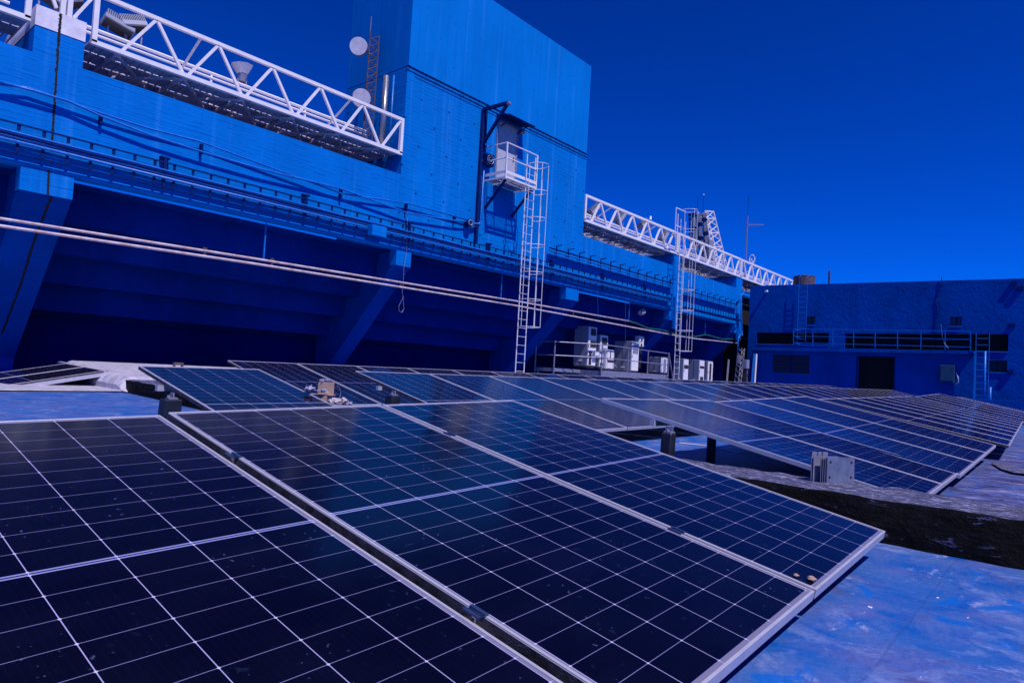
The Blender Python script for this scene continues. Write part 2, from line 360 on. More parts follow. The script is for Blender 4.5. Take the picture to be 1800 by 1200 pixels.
# ------------------------------------------------------------------ solar panels
def make_panel(first=True):
    r = thing('solar_panel', (0,0,0), 'x', 'solar panel')
    g = MB(); g.box((.009, -.009, -.012), (W-.009, -L+.009, -.003)); part('glass', g, 'cells', r)
    f = MB(); h = .034; w = .016
    w = .0095
    f.box((0, 0, -h), (W, -w, 0)); f.box((0, -L, -h), (W, -L+w, 0)); f.box((0, -w, -h), (w, -L+w, 0)); f.box((W-w, -w, -h), (W, -L+w, 0))
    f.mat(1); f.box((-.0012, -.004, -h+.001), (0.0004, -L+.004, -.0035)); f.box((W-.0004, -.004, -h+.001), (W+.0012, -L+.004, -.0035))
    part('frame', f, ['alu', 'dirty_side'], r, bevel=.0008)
    return r
proto = make_panel()
used = [0]
def pose_m(p, u=0, v=0):
    x, y, z, h, tt, rr = p
    R = Matrix.Rotation(h, 3, 'Z') @ Matrix.Rotation(rr, 3, 'Y') @ Matrix.Rotation(tt, 3, 'X')
    return Matrix.Translation(Vector((x, y, z)) + R @ Vector((u, -v, 0))) @ R.to_4x4()
def place(mtx, label, group):
    if used[0] == 0: r = proto; used[0] = 1
    else:
        r = proto.copy(); COL.objects.link(r)
        for c in proto.children:
            cc = c.copy(); COL.objects.link(cc); cc.parent = r
    r.matrix_world = mtx; r['label'] = label; r['group'] = group
    return r
ORD = ['first','second','third','fourth','fifth','sixth','seventh','eighth','ninth','tenth','eleventh','twelfth','thirteenth','fourteenth','fifteenth','sixteenth','seventeenth','eighteenth','nineteenth','twentieth']
PA = (1.2057, 2.9484, -0.2542, 0.0253, 0.194, -0.0254)
g = W+G
GF = 'solar panels of the front row'
PA0 = (1.2057, 2.9484, -0.2642, 0.0253, 0.194, -0.0254)
place(pose_m(PA0, -g-.014), 'large dark solar panel cut by the left edge of the picture, nearest to the viewer', GF)
place(pose_m(PA, 0), 'large dark solar panel in the middle of the three nearest, between two dark gaps', GF)
place(pose_m(PA, g), 'large solar panel with two small stones on its lower corner', GF)
PD1 = (4.6823, 3.061, -0.1774, 0.0402, 0.2023, 0.0062); PD2 = (4.5178, 3.0881, -0.267, 0.0163, 0.197, -0.0255)
GD = 'five solar panels behind the black roof beam'
for i in range(5):
    p = PD1 if i < 2 else PD2
    lb = ['leftmost panel of the five behind the black roof beam, behind a steel bracket', 'second panel from the left of the five behind the black roof beam', 'middle panel of the five behind the black roof beam',
          'fourth panel from the left of the five behind the black roof beam', 'rightmost panel of the five behind the black roof beam, beside a dirty dark gap'][i]
    place(pose_m(p, i*g + (.02 if i >= 2 else 0)), lb, GD)
fm = None
for o_ in bpy.data.objects:
    if o_.name.startswith('solar_panel') and o_.get('group') == GD:
        for c_ in o_.children:
            if c_.name.startswith('frame'):
                if fm is None: fm = c_.data.copy(); fm.materials[1] = M['alu']
                c_.data = fm
PE = (10.55, 3.075, -0.150, 0.0467, 0.187, -0.0104)
GE = 'solar panels right of the dark gap'
for i in range(8):
    place(pose_m(PE, i*g), f'{ORD[i]} solar panel to the right of the dirty dark gap in the front row', GE)
PFf = (20.35, 3.52, -.06, .03, .20, -.028)
for i in range(4): place(pose_m(PFf, i*g), 'one of four far front row panels whose top edge rises towards a peak', 'far raised panels of the front row')
PG = (25.4, 3.75, -.02, .02, .20, 0.0)
for i in range(6): place(pose_m(PG, i*g), 'far panel seen as a thin stripe at the far end of the front row', 'farthest panels of the front row')
PP = (2.2654, 6.2171, -0.1323, 0.0439, 0.2123, -0.0113)
place(pose_m(PP), 'single blue solar panel standing alone behind the gap between the two nearest panels', 'solar panels of the second row')
PB = (4.6593, 6.4151, -0.097, 0.017, 0.2217, -0.0077)
for i in range(26):
    lb = f'{ORD[i]} panel from the left in the long second row of panels' if i < 12 else 'narrow far panel in the right half of the long second row'
    place(pose_m(PB, i*g), lb, 'solar panels of the second row' if i < 12 else 'far panels of the second row')
PC = (4.7864, 9.7657, -0.076, -0.0055, 0.2127, -0.0084)
for i in range(26):
    lb = f'{ORD[i]} panel from the left in the rear row nearest the stand' if i < 10 else 'narrow far panel in the right part of the rear row nearest the stand'
    place(pose_m(PC, i*g), lb, 'solar panels of the rear row' if i < 10 else 'far panels of the rear row')
# two panels on the ledge at the left
NR = PY(14.6, 183, 651); NL = PY(14.6, 0, 678)
ex = (NR-NL).normalized(); FR = PX(NR.x-.02, 20, 617); ey = (FR-NR); ey.z *= .8; ey = ey.normalized(); ez = ex.cross(ey).normalized(); ey = ez.cross(ex)
def qm(off):       # panel laid with its length towards -ex and width along ey
    X = ey; Y = ex; Z = X.cross(Y)
    if Z.z < 0: X = -ey; Z = X.cross(Y)
    m = Matrix((X, Y, Z)).transposed().to_4x4()
    o_ = NR + ey*off + (ey*W if X.dot(ey) < 0 else V(0,0,0))
    m.translation = o_; return m
place(qm(0), 'solar panel on the silver ledge at the far left, nearer of the two', 'solar panels on the silver ledge')
place(qm(W+.04), 'solar panel on the silver ledge at the far left, farther of the two', 'solar panels on the silver ledge')
for i, (o0, lb) in enumerate(((0, 'aluminium rail under the lower edge of the panels on the silver ledge'), (2.05, 'aluminium rail running back under the panels on the silver ledge'))):
    if i == 0: a_, b_ = NR+ey*.02-ex*2.6-ez*.075+ex*.18, NR+ey*.02-ez*.075+ex*.18
    else: a_, b_ = NR+ex*.10-ez*.06, NR+ex*.10+ey*3.2-ez*.06
    m = MB(); m.bar(a_, b_, .05, .07, ez); tag(m.build('support_rail', 'alu'), lb, 'rail', 'rails of the ledge panels')
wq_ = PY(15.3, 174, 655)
m = MB(); m.prism([(wq_.x, 15.28, wq_.z), (wq_.x-.06, 15.28, ZR), (wq_.x-1.6, 15.28, ZR), (wq_.x-1.6, 15.28, wq_.z-.33)], (0, .05, 0))  # black sheet added to stand for the shade below the ledge panels
tag(m.build('shade_plate', 'black'), 'black plate added as the shade under the ledge panels', 'plate')

def onpanel(p, u, v, w=0): return pose_m(p) @ Vector((u, -v, w))
def pray(p, x, y):    # pixel -> (u, v) on the panel plane
    mi = pose_m(p).inverted(); o_ = mi @ Vector((0,0,0)); d = (mi.to_3x3() @ ray(x, y)); k = -o_.z/d.z; q = o_+d*k
    return q.x, -q.y
# mid clamps
def clamp(p, u, v, wd, label):
    r = thing('panel_clamp', onpanel(p, u, v, -.04), label, 'clamp', 'clamps between the panels')
    Mx = pose_m(p)
    def bx(a, b): 
        m = MB(); m.box(a, b); m.v = [Mx @ q for q in m.v]; return m
    part('flange', bx((u-wd/2-.010, -v-.028, .001), (u-wd/2+.003, -v+.028, .005)), 'clamp_blue', r)
    part('flange', bx((u+wd/2-.003, -v-.028, .001), (u+wd/2+.010, -v+.028, .005)), 'clamp_blue', r)
    part('channel', bx((u-wd/2+.003, -v-.035, -.034), (u+wd/2-.003, -v+.035, -.030)), 'steel_bright', r)
    m = MB(); m.cyl(Mx @ V(u, -v, -.030), Mx @ V(u, -v, -.012), .007, n=8); part('bolt', m, 'steel_bright', r)
for (x, y, gu, lb) in ((418, 800, -G/2, 'upper blue clamp in the gap between the two nearest panels'), (838, 1075, -G/2, 'lower blue clamp in the gap between the two nearest panels'),
                       (797, 762, g-G/2, 'upper clamp in the gap left of the panel with the stones'), (1190, 932, g-G/2, 'lower clamp in the gap left of the panel with the stones')):
    u, v = pray(PA, x, y); clamp(PA, gu, v, G, lb)
# mounting rails under the rows + posts
def rail(p, u0, u1, v, label, grp):
    m = MB(); m.bar(onpanel(p, u0, v, -.062), onpanel(p, u1, v, -.062), .04, .045, (0, 0, 1)); tag(m.build('support_rail', 'alu'), label, 'rail', grp)
for p, u0, u1, nm in ((PA, -g-.1, 2*g+.0, 'three nearest panels'), (PD1, -.02, 5*g, 'five panels behind the roof beam'), (PP, -.05, W+.05, 'single blue panel'), (PB, -.05, 20*g, 'second row of panels')):
    for v, w_ in ((.5, 'upper'), (1.85, 'lower')):
        rail(p, u0, u1, v, f'{w_} aluminium mounting rail under the {nm}', 'mounting rails')
def post(p, u, v, w, d, label, hh=0, mat='post', z1=None):
    q = onpanel(p, u, v, -.045)
    r = thing('panel_post', (q.x, q.y, ZR), label, 'post', 'black posts under the panels')
    m = MB(); top = q.z-.02+hh if z1 is None else z1
    n = 7; tilt = .02
    for i in range(1):
        m.hexa([(q.x-w/2, q.y-d/2, ZR-.02), (q.x+w/2, q.y-d/2, ZR-.02), (q.x+w/2, q.y+d/2, ZR-.02), (q.x-w/2, q.y+d/2, ZR-.02)],
               [(q.x-w/2+tilt, q.y-d/2, top), (q.x+w/2+tilt, q.y-d/2, top), (q.x+w/2+tilt, q.y+d/2, top), (q.x-w/2+tilt, q.y+d/2, top)])
    part('block', m, mat, r, bevel=.008)
    b = MB(); b.box((q.x-.01, q.y-.03, top+.001), (q.x+.06, q.y+.03, top+.012)); b.box((q.x+.02, q.y-.03, top+.012), (q.x+.03, q.y+.03, top+.05)); b.cyl((q.x, q.y, top+.012), (q.x, q.y, top+.03), .012, n=6)
    part('bracket', b, 'galv', r)
u, v = pray(PP, 300, 689); post(PP, -.10, v, .13, .12, 'black rubber block left of the single blue panel', .01)
u, v = pray(PB, 690, 686); post(PB, -.09, v, .12, .12, 'black rubber block under the left edge of the second row', .01)
u, v = pray(PD1, 1158, 742); post(PD1, -.10, v, .085, .085, 'tall dark post beside the left edge of the five panels', -.02)
q = PZ(ZR, 1249, 812)
m = MB(); m.box((q.x-.035, q.y-.03, ZR-.01), (q.x+.035, q.y+.03, -.30)); r = thing('panel_post', (q.x, q.y, ZR), 'short dark post with a bright steel foot under the five panels', 'post', 'black posts under the panels'); part('block', m, 'post', r)
m = MB(); m.cyl((q.x+.045, q.y-.02, ZR), (q.x+.045, q.y-.02, -.32), .010, n=8); part('rod', m, 'steel_bright', r)
for k in range(1, 8):
    post(PB, k*3*g-.3, 1.3, .09, .09, 'dark post standing in the shade under the second row of panels', -.02)
# cable lying under the five panels, tie debris
m = MB(); pts = [PZ(ZR+.012, x, y) for x, y in ((1195, 778), (1240, 783), (1275, 789), (1300, 795), (1345, 797))]
m.tube(pts, .008, 6); tag(m.build('power_cable', 'white_old'), 'thin pale cable lying in the shade behind the roof beam', 'cable')
# stones and debris
def rock(c, r, mat, name, label, cat, grp, sq=(1,1,.5)):
    bm = bmesh.new(); bmesh.ops.create_icosphere(bm, subdivisions=2, radius=r)
    for v_ in bm.verts:
        k = 1+.45*mn.noise(v_.co*(2.2/r)+Vector(c)); v_.co = Vector((v_.co.x*k*sq[0], v_.co.y*k*sq[1], v_.co.z*k*sq[2]))+Vector(c)
    me = bpy.data.meshes.new(name); bm.to_mesh(me); bm.free(); me.materials.append(M[mat])
    o_ = bpy.data.objects.new(name, me); COL.objects.link(o_); return tag(o_, label, cat, grp)
for (x, y, rr, lb) in ((1426, 1019, .016, 'larger brown stone near the lower corner of the panel'), (1399, 1012, .010, 'smaller brown stone near the lower corner of the panel')):
    u, v = pray(PA, x, y); rock(onpanel(PA, u, v, rr*.35), rr, 'stone', 'stone', lb, 'stone', 'stones on the panel')
# steel bracket standing on the roof beam
BZ = -.56
b0 = PZ(BZ, 1432, 846); b1 = PZ(BZ, 1453, 849); b2_ = PZ(BZ, 1501, 849)
dx = (b2_-b1); dx.z = 0; dx = dx.normalized(); dl = (b0-b1); dl.z = 0; dl = dl.normalized()
wq, lq, hq = (b2_-b1).length, .15, .155
r = thing('steel_bracket', b1, 'galvanised steel plate bracket with bolt holes standing on the roof beam', 'bracket')
def plate(o_, a, b, z0, z1, th):
    m = MB(); nrm = V(0,0,1).cross(b-a).normalized()*th; m.hexa([a+V(0,0,z0), b+V(0,0,z0), b+nrm+V(0,0,z0), a+nrm+V(0,0,z0)], [a+V(0,0,z1), b+V(0,0,z1), b+nrm+V(0,0,z1), a+nrm+V(0,0,z1)]); return m
base = b1.copy()
fr = plate(0, base, base+dx*wq, -.01, hq, .006); part('front_plate', fr, 'steel_bright', r)
for k in range(5):
    o0 = base+dl*(.012+k*.012+(.03 if k >= 3 else 0)); part('side_plate', plate(0, o0, o0+dx*(wq*.96), -.01, hq-.004-.002*(k % 2), .004), 'galv', r)
for k in range(3):
    o0 = base+dl*.11+dx*(.03+.035*k)+V(0, 0, 0); part('side_plate', plate(0, o0, o0+dx*.05, .06, hq+.02, .004), 'galv', r)
nv = -V(0,0,1).cross(dx).normalized()
for (a, z) in ((.12, .125), (.88, .125), (.10, .035), (.88, .035)):
    h_ = MB(); c0 = base+dx*wq*a+V(0, 0, z)+nv*(-.0005); h_.cyl(c0, c0+nv*.0015, .0075, n=12); part('bolt_hole', h_, 'void', r)

# rubbish on the far panel: carton, cups, wrap
def crumple(c, sx, sy, sz, mat, name, label, cat, grp=None, seed=0):
    bm = bmesh.new(); bmesh.ops.create_icosphere(bm, subdivisions=3, radius=1)
    for v_ in bm.verts:
        k = 1+.9*mn.noise(v_.co*2.6+Vector((seed, 0, 0)))+.5*mn.noise(v_.co*6+Vector((0, seed, 0)))
        v_.co = Vector((v_.co.x*k*sx, v_.co.y*k*sy, max(v_.co.z*k, -.3)*sz))+Vector(c)
    me = bpy.data.meshes.new(name); bm.to_mesh(me); bm.free(); me.materials.append(M[mat])
    o_ = bpy.data.objects.new(name, me); COL.objects.link(o_); return tag(o_, label, cat, grp)
cY = 5.4
c0 = PY(cY, 552, 692); pc = 1177/ (c0.dot(CR @ Vector((0,0,-1))))
rt = CR @ Vector((1, 0, 0)); rt.z = 0; rt.normalize(); bk = V(-rt.y, rt.x, 0)
def bx(o_, w, d, z0, z1):
    m = MB(); o_ = Vector(o_); a = o_-rt*w/2; b = o_+rt*w/2; m.hexa([a+V(0,0,z0), b+V(0,0,z0), b+bk*d+V(0,0,z0), a+bk*d+V(0,0,z0)], [a+V(0,0,z1), b+V(0,0,z1), b+bk*d+V(0,0,z1), a+bk*d+V(0,0,z1)]); return m
s_ = 1/pc
bc = PY(cY, 567, 694)
r = thing('cardboard_box', bc-V(0, 0, .25), 'open brown cardboard box with its lid flap raised behind the single blue panel', 'box')
part('body', bx(bc, 16*s_, .10, -.28, -.002), 'card', r); part('flap', bx(bc+bk*.08-rt*(-1*s_), 29*s_, .004, .001, 23*s_), 'card', r); part('lid', bx(bc-rt*3*s_, 42*s_, .12, -.001, .004), 'card', r)
crumple(PY(cY, 545, 684), 8*s_, .04, 5*s_, 'plastic_wrap', 'plastic_wrap', 'crumpled clear wrap on the left of the cardboard box', 'wrapping', seed=1)
crumple(PY(cY, 567, 688), 8*s_, .04, 4*s_, 'plastic_wrap', 'plastic_wrap', 'crumpled clear wrap on the cardboard box lid', 'wrapping', seed=4)
crumple(PY(cY+.1, 570, 669), 9*s_, .03, 3*s_, 'plastic_wrap', 'plastic_wrap', 'crumpled clear wrap hanging on the raised box flap', 'wrapping', seed=7)
crumple(PY(4.9, 590, 706), 10*s_, .05, 5*s_, 'paper', 'crumpled_paper', 'crumpled pinkish paper by the top edge of the near panel', 'paper', seed=11)
crumple(PY(4.9, 601, 705), 10*s_, .05, 5*s_, 'paper', 'crumpled_paper', 'crumpled white paper right of the cardboard box', 'paper', seed=14)
crumple(PY(4.9, 612, 710), 7*s_, .05, 4*s_, 'plastic_wrap', 'plastic_wrap', 'crumpled blue wrap at the right end of the rubbish', 'wrapping', seed=17)
m = MB(); m.tube([PY(5.0, x, y) for x, y in ((592, 678), (597, 682), (599, 690), (598, 697), (595, 702))], .003, 5); tag(m.build('bent_wire', 'galv'), 'thin bent wire rising from the rubbish', 'wire')
q = PY(15.3, 315, 637)
m = MB(); m.box((q.x-.1, q.y, q.z-.06), (q.x+.1, q.y+.08, q.z)); m.box((q.x-.1, q.y, q.z-.14), (q.x-.07, q.y+.08, q.z-.06)); m.box((q.x+.07, q.y, q.z-.14), (q.x+.1, q.y+.08, q.z-.06)); tag(m.build('wooden_block', 'rust'), 'small rusty bench shaped block on the silver ledge', 'block')

# ------------------------------------------------------------------ the stand
FY = 16.0
st = thing('stadium_stand', (0, 16, ZR), 'long bright blue concrete stand with a stepped underside and slanting ribs', 'stand')
XL, XR = -7.0, 39.2
ZB, ZT = 3.50, 5.87
m = MB()
ZT = 5.79
for a, b, zt in ((XL, 3.40, ZT), (3.40, 4.275, 6.35), (4.275, 12.80, ZT), (22.47, 30.42, 5.76), (30.42, 31.15, 6.36), (31.15, 38.3, 5.68), (38.3, XR, 6.36)):
    dpt = .30 if zt < 6 else 2.4
    m.box((a, FY, ZB), (b, FY+dpt, zt))
m.box((12.80, FY+.0, ZB), (22.47, FY+.3, ZB+.02))
part('parapet_wall', m, 'blue_plain', st)
m = MB(); m.box((3.395, FY-.012, 6.351), (4.28, FY+2.4, 6.76)); part('white_capping', m, 'white_old', st)
m = MB(); m.tube([(XL, FY+.035, ZB+.05), (XR, FY+.035, ZB+.05)], .065, 12); part('rounded_lip', m, 'blue_plain', st, smooth=True)
# stepped soffit
prof = [(16.30, 3.45)]
y_, z_ = 16.85, 3.42; prof.append((y_, z_))
for k in range(4):
    z_ -= .62 if k else .72; prof.append((y_+.10, z_)); y_ += .78; prof.append((y_, z_+.02))
prof.append((y_+.2, z_)); prof.append((y_+.2, -1.0))
m = MB(); n = len(prof)
m.add([(x, a, b) for x in (XL, XR) for a, b in prof], [(i, i+1, n+i+1, n+i) for i in range(n-1)])
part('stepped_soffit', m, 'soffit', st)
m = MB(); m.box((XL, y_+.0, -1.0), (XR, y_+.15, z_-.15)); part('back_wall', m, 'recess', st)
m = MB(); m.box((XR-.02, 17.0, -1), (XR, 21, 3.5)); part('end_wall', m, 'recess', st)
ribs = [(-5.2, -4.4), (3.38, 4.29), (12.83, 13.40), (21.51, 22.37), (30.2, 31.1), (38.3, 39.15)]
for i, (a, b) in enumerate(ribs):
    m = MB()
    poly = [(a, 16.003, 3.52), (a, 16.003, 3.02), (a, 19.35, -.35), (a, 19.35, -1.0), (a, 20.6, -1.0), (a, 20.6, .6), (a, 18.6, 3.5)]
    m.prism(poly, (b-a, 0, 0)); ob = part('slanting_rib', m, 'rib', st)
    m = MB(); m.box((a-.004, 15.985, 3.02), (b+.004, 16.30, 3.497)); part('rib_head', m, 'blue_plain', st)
# upright pilaster + downpipes at the far ribs
for a in (30.55, 38.55):
    m = MB(); m.box((a, 15.86, 2.6), (a+.35, 15.998, 4.2)); part('downstand', m, 'blue_plain', st)
# expansion joint crack on the left pier
def crack(pts, w, name='crack', y=FY-.004):
    m = MB(); pts = [Vector(p) for p in pts]; L_ = []; 
    N = 70
    def at(t):
        t *= len(pts)-1; i = min(int(t), len(pts)-2); return pts[i].lerp(pts[i+1], t-i)
    vs = []
    for i in range(N+1):
        p = at(i/N); ww = w*(.55+.9*abs(mn.noise(Vector((i*.9, 0, 5)))+.3)); s2 = .02*mn.noise(Vector((i*.35, 3, 0)))
        vs += [p+V(s2-ww/2, 0, 0), p+V(s2+ww/2, 0, 0)]
    m.add(vs, [(2*i, 2*i+1, 2*i+3, 2*i+2) for i in range(N)])
    m2 = MB(); m2.v = m.v+[q+V(0, .002, 0) for q in m.v]; k = len(m.v); m2.f = m.f+[[k+j for j in f] for f in m.f]; m2.mi = [0]*len(m2.f)
    return part(name, m2, 'crack', st)
crack([PY(FY-.016, 107, 24), PY(FY-.016, 103, 72)], .055); crack([PY(FY-.004, 103, 73), PY(FY-.004, 98, 150), PY(FY-.004, 94, 210), PY(FY-.004, 91, 262)], .05)
crack([PY(15.981, 86, 297), PY(15.981, 84, 344)], .045)
fa = lambda x, z: V(x, 16.003+(3.02-z)/(3.02+.35)*(19.35-16.003)-.006, z)
crack([fa(3.93, 3.0), fa(3.90, 2.2), fa(3.93, 1.3), fa(3.90, .2)], .05)

# tower block
tb = thing('tower_block', (17.6, 16, 3.5), 'tall blue concrete tower block with a clad upper storey and a high door', 'building')
TX0, TX1, TD = 12.805, 22.47, 19.17
m = MB(); ZS = 9.15
m.box((TX0, FY-.001, ZB+.02), (TX1, TD, ZS)); part('lower_wall', m, 'boards', tb)
m = MB(); m.box((TX0+.012, FY-.03, ZS+.035), (TX1-.06, TD-.02, 12.86)); part('upper_cladding', m, 'cladding', tb)
m = MB(); m.box((TX0+.03, FY+.02, ZS+.0), (TX1-.08, TD-.05, ZS+.035)); part('recessed_joint', m, 'navy_metal', tb)
m = MB(); m.box((TX0-.0, FY-.034, ZS+.026), (TX1-.04, FY+.1, ZS+.035)); m.box((TX0-.0, FY-.034, ZS+.026), (TX0+.1, TD, ZS+.0349)); part('flashing', m, 'blue_metal', tb)
m = MB(); m.tube([(TX0-.03, FY-.05, ZS-.03), (TX1, FY-.05, ZS-.03)], .014, 6); m.tube([(TX0+.3, FY-.04, ZS-.16), (TX1, FY-.04, ZS-.16)], .010, 6)
for k in range(24): m.tube([(TX0+.8*k*.5+.3, FY-.045, ZS-.17), (TX0+.8*k*.5+.3, FY-.045, ZS+.0)], .006, 4)
part('conduit', m, 'navy_metal', tb)
m = MB(); m.box((TX1-.14, FY+.4, ZB+1.0), (TX1+.32, FY+2.8, 9.65)); part('rear_pier', m, 'blue_plain', tb)
dl0 = PY(FY-.02, 877, 212); dr0 = PY(FY-.02, 911, 226); dbz = 6.62
DX0, DX1, DZ = dl0.x, dl0.x+.98, 8.78
m = MB(); m.box((DX0, FY-.03, dbz), (DX1, FY+.02, DZ)); d_ = part('door', m, 'door_grey', tb)
m = MB(); m.box((DX1-.14, FY-.05, dbz+.95), (DX1-.09, FY-.032, dbz+1.1)); part('handle', m, 'dark_vent', d_)
m = MB(); m.box((DX0-.07, FY-.05, dbz), (DX0, FY+.02, DZ+.07)); m.box((DX1, FY-.05, dbz), (DX1+.07, FY+.02, DZ+.07)); m.box((DX0, FY-.05, DZ), (DX1, FY+.02, DZ+.07)); part('door_frame', m, 'galv', tb)
cp = [PY(FY, 877, 203), PY(FY, 916, 219)]
m = MB(); m.hexa([(DX0-.12, FY, 8.98), (DX1+.32, FY, 8.98), (DX1+.32, FY-.64, 8.86), (DX0-.12, FY-.64, 8.86)], [(DX0-.12, FY, 9.01), (DX1+.32, FY, 9.01), (DX1+.32, FY-.64, 8.89), (DX0-.12, FY-.64, 8.89)])
for k in range(2): m.bar((DX0+.1+k*.9, FY, 8.62), (DX0+.1+k*.9, FY-.55, 8.85), .03)
part('door_canopy', m, 'navy_metal', tb)
q = PY(FY-.12, 919, 232)
lm = thing('wall_lamp', q, 'small pale bulkhead lamp right of the tower door under the canopy', 'lamp'); m = MB(); m.cyl(q+V(0, .1, 0), q, .09, .09, 12); part('base', m, 'galv', lm); m = MB(); m.cyl(q, q+V(0, -.09, -.02), .08, .05, 12); part('glass_shade', m, 'paper', lm)
# wall mounted flood lamp (round, in a dark housing) left of the door
q = PY(FY-.25, 862, 281)
fl = thing('exhaust_fan', q, 'square dark wall fan left of the tower door behind the railing', 'fan')
m = MB(); m.box((q.x-.18, q.y+.0, q.z-.2), (q.x+.2, q.y+.25, q.z+.2)); part('housing', m, 'navy_metal', fl)
m = MB(); m.tube(arc((q.x, q.y-.02, q.z), (1,0,0), (0,0,1), .15, .15, 0, 2*math.pi, 18)[:-1], .012, 5, True); m.tube(arc((q.x, q.y-.02, q.z), (1,0,0), (0,0,1), .08, .08, 0, 2*math.pi, 14)[:-1], .01, 5, True); part('guard', m, 'galv', fl)
# davit frame
A = PY(15.85, 853, 192); B = PY(15.85, 852, 250); T = PY(14.9, 893, 181)
dv = thing('hoist_frame', (A.x, 15.9, 4.2), 'dark triangular hoist frame bolted to the tower left of the door', 'hoist')
m = MB(); m.bar((A.x, 15.93, 4.3), (A.x, 15.93, A.z), .10); part('post', m, 'navy_metal', dv)
m = MB(); m.bar((A.x+.14, 15.93, 7.5), (A.x+.14, 15.93, A.z), .08); part('post', m, 'navy_metal', dv)
m = MB(); m.bar((A.x, 15.93, A.z), (T.x, 14.9, T.z), .10); part('jib', m, 'navy_metal', dv)
m = MB(); m.bar((A.x+.05, 15.9, 7.72), (T.x, 14.9, T.z), .09); part('brace', m, 'navy_metal', dv)
m = MB(); m.cyl((T.x-.05, 14.88, T.z-.02), (T.x+.07, 14.88, T.z-.02), .06, n=10); part('pulley', m, 'galv', dv)

# access platform
pf = thing('access_platform', (17.25, 15.5, 6.5), 'white railed access platform below the tower door', 'platform')
X0, X1, Y0, PZ0 = 16.44, 18.06, 15.0, 6.55
m = MB(); m.box((X0+.5, Y0+.42, PZ0-.03), (X1-.04, FY-.02, PZ0-.005))
for k in range(9): m.bar((X0+.03, Y0+.05+.045*k, PZ0-.02), (X1-.03, Y0+.05+.045*k, PZ0-.02), .006, .02)
for k in range(12): m.bar((X0+.04+.04*k, Y0+.42, PZ0-.02), (X0+.04+.04*k, FY-.02, PZ0-.02), .006, .02)
part('floor_grating', m, 'galv', pf)
m = MB(); m.bar((X0, Y0, PZ0-.04), (X1, Y0, PZ0-.04), .04, .06); m.bar((X0, Y0+.03, PZ0-.04), (X0, FY, PZ0-.04), .04, .06); m.bar((X1, Y0+.03, PZ0-.04), (X1, FY, PZ0-.04), .04, .06); m.bar((X0+.48, Y0+.03, PZ0-.05), (X0+.48, FY, PZ0-.05), .04, .06); m.bar((X0+.03, Y0+.40, PZ0-.052), (X1-.03, Y0+.40, PZ0-.052), .04, .05)
part('floor_frame', m, 'white_paint', pf)
m = MB(); m.bar((X0, Y0-.01, PZ0+.14), (X1, Y0-.01, PZ0+.14), .012, .10); m.bar((X0-.01, Y0, PZ0+.14), (X0-.01, FY, PZ0+.14), .012, .10); part('toe_board', m, 'white_paint', pf)
for zz in (.62, 1.13):
    m = MB(); m.tube([(X0-.25, FY-.02, PZ0+zz), (X0, FY-.1, PZ0+zz), (X0, Y0, PZ0+zz), (X1, Y0, PZ0+zz)], .024, 8); part('handrail', m, 'white_paint', pf)
for x_ in (X0, X1): m = MB(); m.bar((x_, Y0, PZ0-.1), (x_, Y0, PZ0+1.13), .045); part('rail_post', m, 'white_paint', pf)
for x_ in (X0+.1, X1-.12):
    m = MB(); m.bar((x_, Y0+.08, PZ0-.1), (x_, FY-.03, PZ0-.98), .07); part('brace', m, 'navy_metal', pf)
# guard frame under the platform throwing the window like shadow
m = MB()
for x_ in (X0, X1): m.bar((x_, Y0+.02, PZ0-.1), (x_, Y0+.02, PZ0-.12), .05)
# vertical trunk pipe beside the platform
vp = thing('conduit_pipe', (X0-.35, 15.9, 4.0), 'blue vertical conduit left of the platform ending in a round junction', 'pipe')
q = PY(15.85, 824, 392)
m = MB(); m.tube([(X0-.12, 15.9, 7.9), (X0-.14, 15.9, q.z+.25), (X0-.2, 15.9, q.z+.1), (q.x+.1, 15.88, q.z)], .035, 8); m.tube([(X0-.24, 15.9, 6.6), (X0-.26, 15.9, q.z+.0), (q.x+.1, 15.88, q.z-.12)], .022, 6); part('pipe', m, 'blue_metal', vp, smooth=True)
m = MB(); m.cyl(q+V(0, .1, 0), q+V(0, -.08, 0), .13, n=16); part('junction', m, 'navy_metal', vp); m = MB(); m.tube(arc(q+V(0,-.085,0), (1,0,0), (0,0,1), .085, .085, 0, 2*math.pi, 14)[:-1], .02, 6, True); part('ring', m, 'galv', vp)

# ladders with cages
def ladder(name, label, xa, y, z0, z1, w=.45, cage=None, lean=0, mat='white_paint', step=.30, out=(0, -1, 0), ax=(1, 0, 0), r=.0155, capg='caged ladders on the stand', hoopr=.36, ntick=3):
    ax = Vector(ax); out = Vector(out); o0 = V(xa, y, z0); L_ = thing(name, o0, label, 'ladder', capg)
    f = lambda s, z: V(xa, y, z)+ax*s
    for s in (0, w): m = MB(); m.bar(f(s, z0), f(s, z1), r*2, r*1.6); part('rail', m, mat, L_)
    z = z0+.2
    while z < z1-.1:
        if cage is None or z < z1: m = MB(); m.tube([f(0, z), f(w, z)], r*.55, 6); part('rung', m, mat, L_)
        z += step
    if cage:
        c0, c1, hs = cage; zc = c0
        nh = int(round((c1-c0)/hs))
        for i in range(nh+1):
            zc = c0+(c1-c0)*i/nh
            m = MB(); cc = f(w/2, zc)+out*.22; m.tube([f(0, zc)]+arc(cc, ax, out, hoopr, .50, math.pi, 0, 12)+[f(w, zc)], r*.75, 6); part('cage_hoop', m, mat, L_)
        for k in range(4):
            tt = math.pi*(.02+.96*k/3); cc = f(w/2, 0)+out*.22
            p = cc+ax*hoopr*math.cos(tt)+out*.50*math.sin(tt); m = MB(); m.bar(V(p.x, p.y, c0), V(p.x, p.y, c1), r*1.2, r*.8); part('cage_strip', m, mat, L_)
    return L_
ladder('caged_ladder', 'white caged ladder climbing to the railed access platform', 17.53, 15.02, ZR, 7.6, .46, (1.55, 7.2, .93))
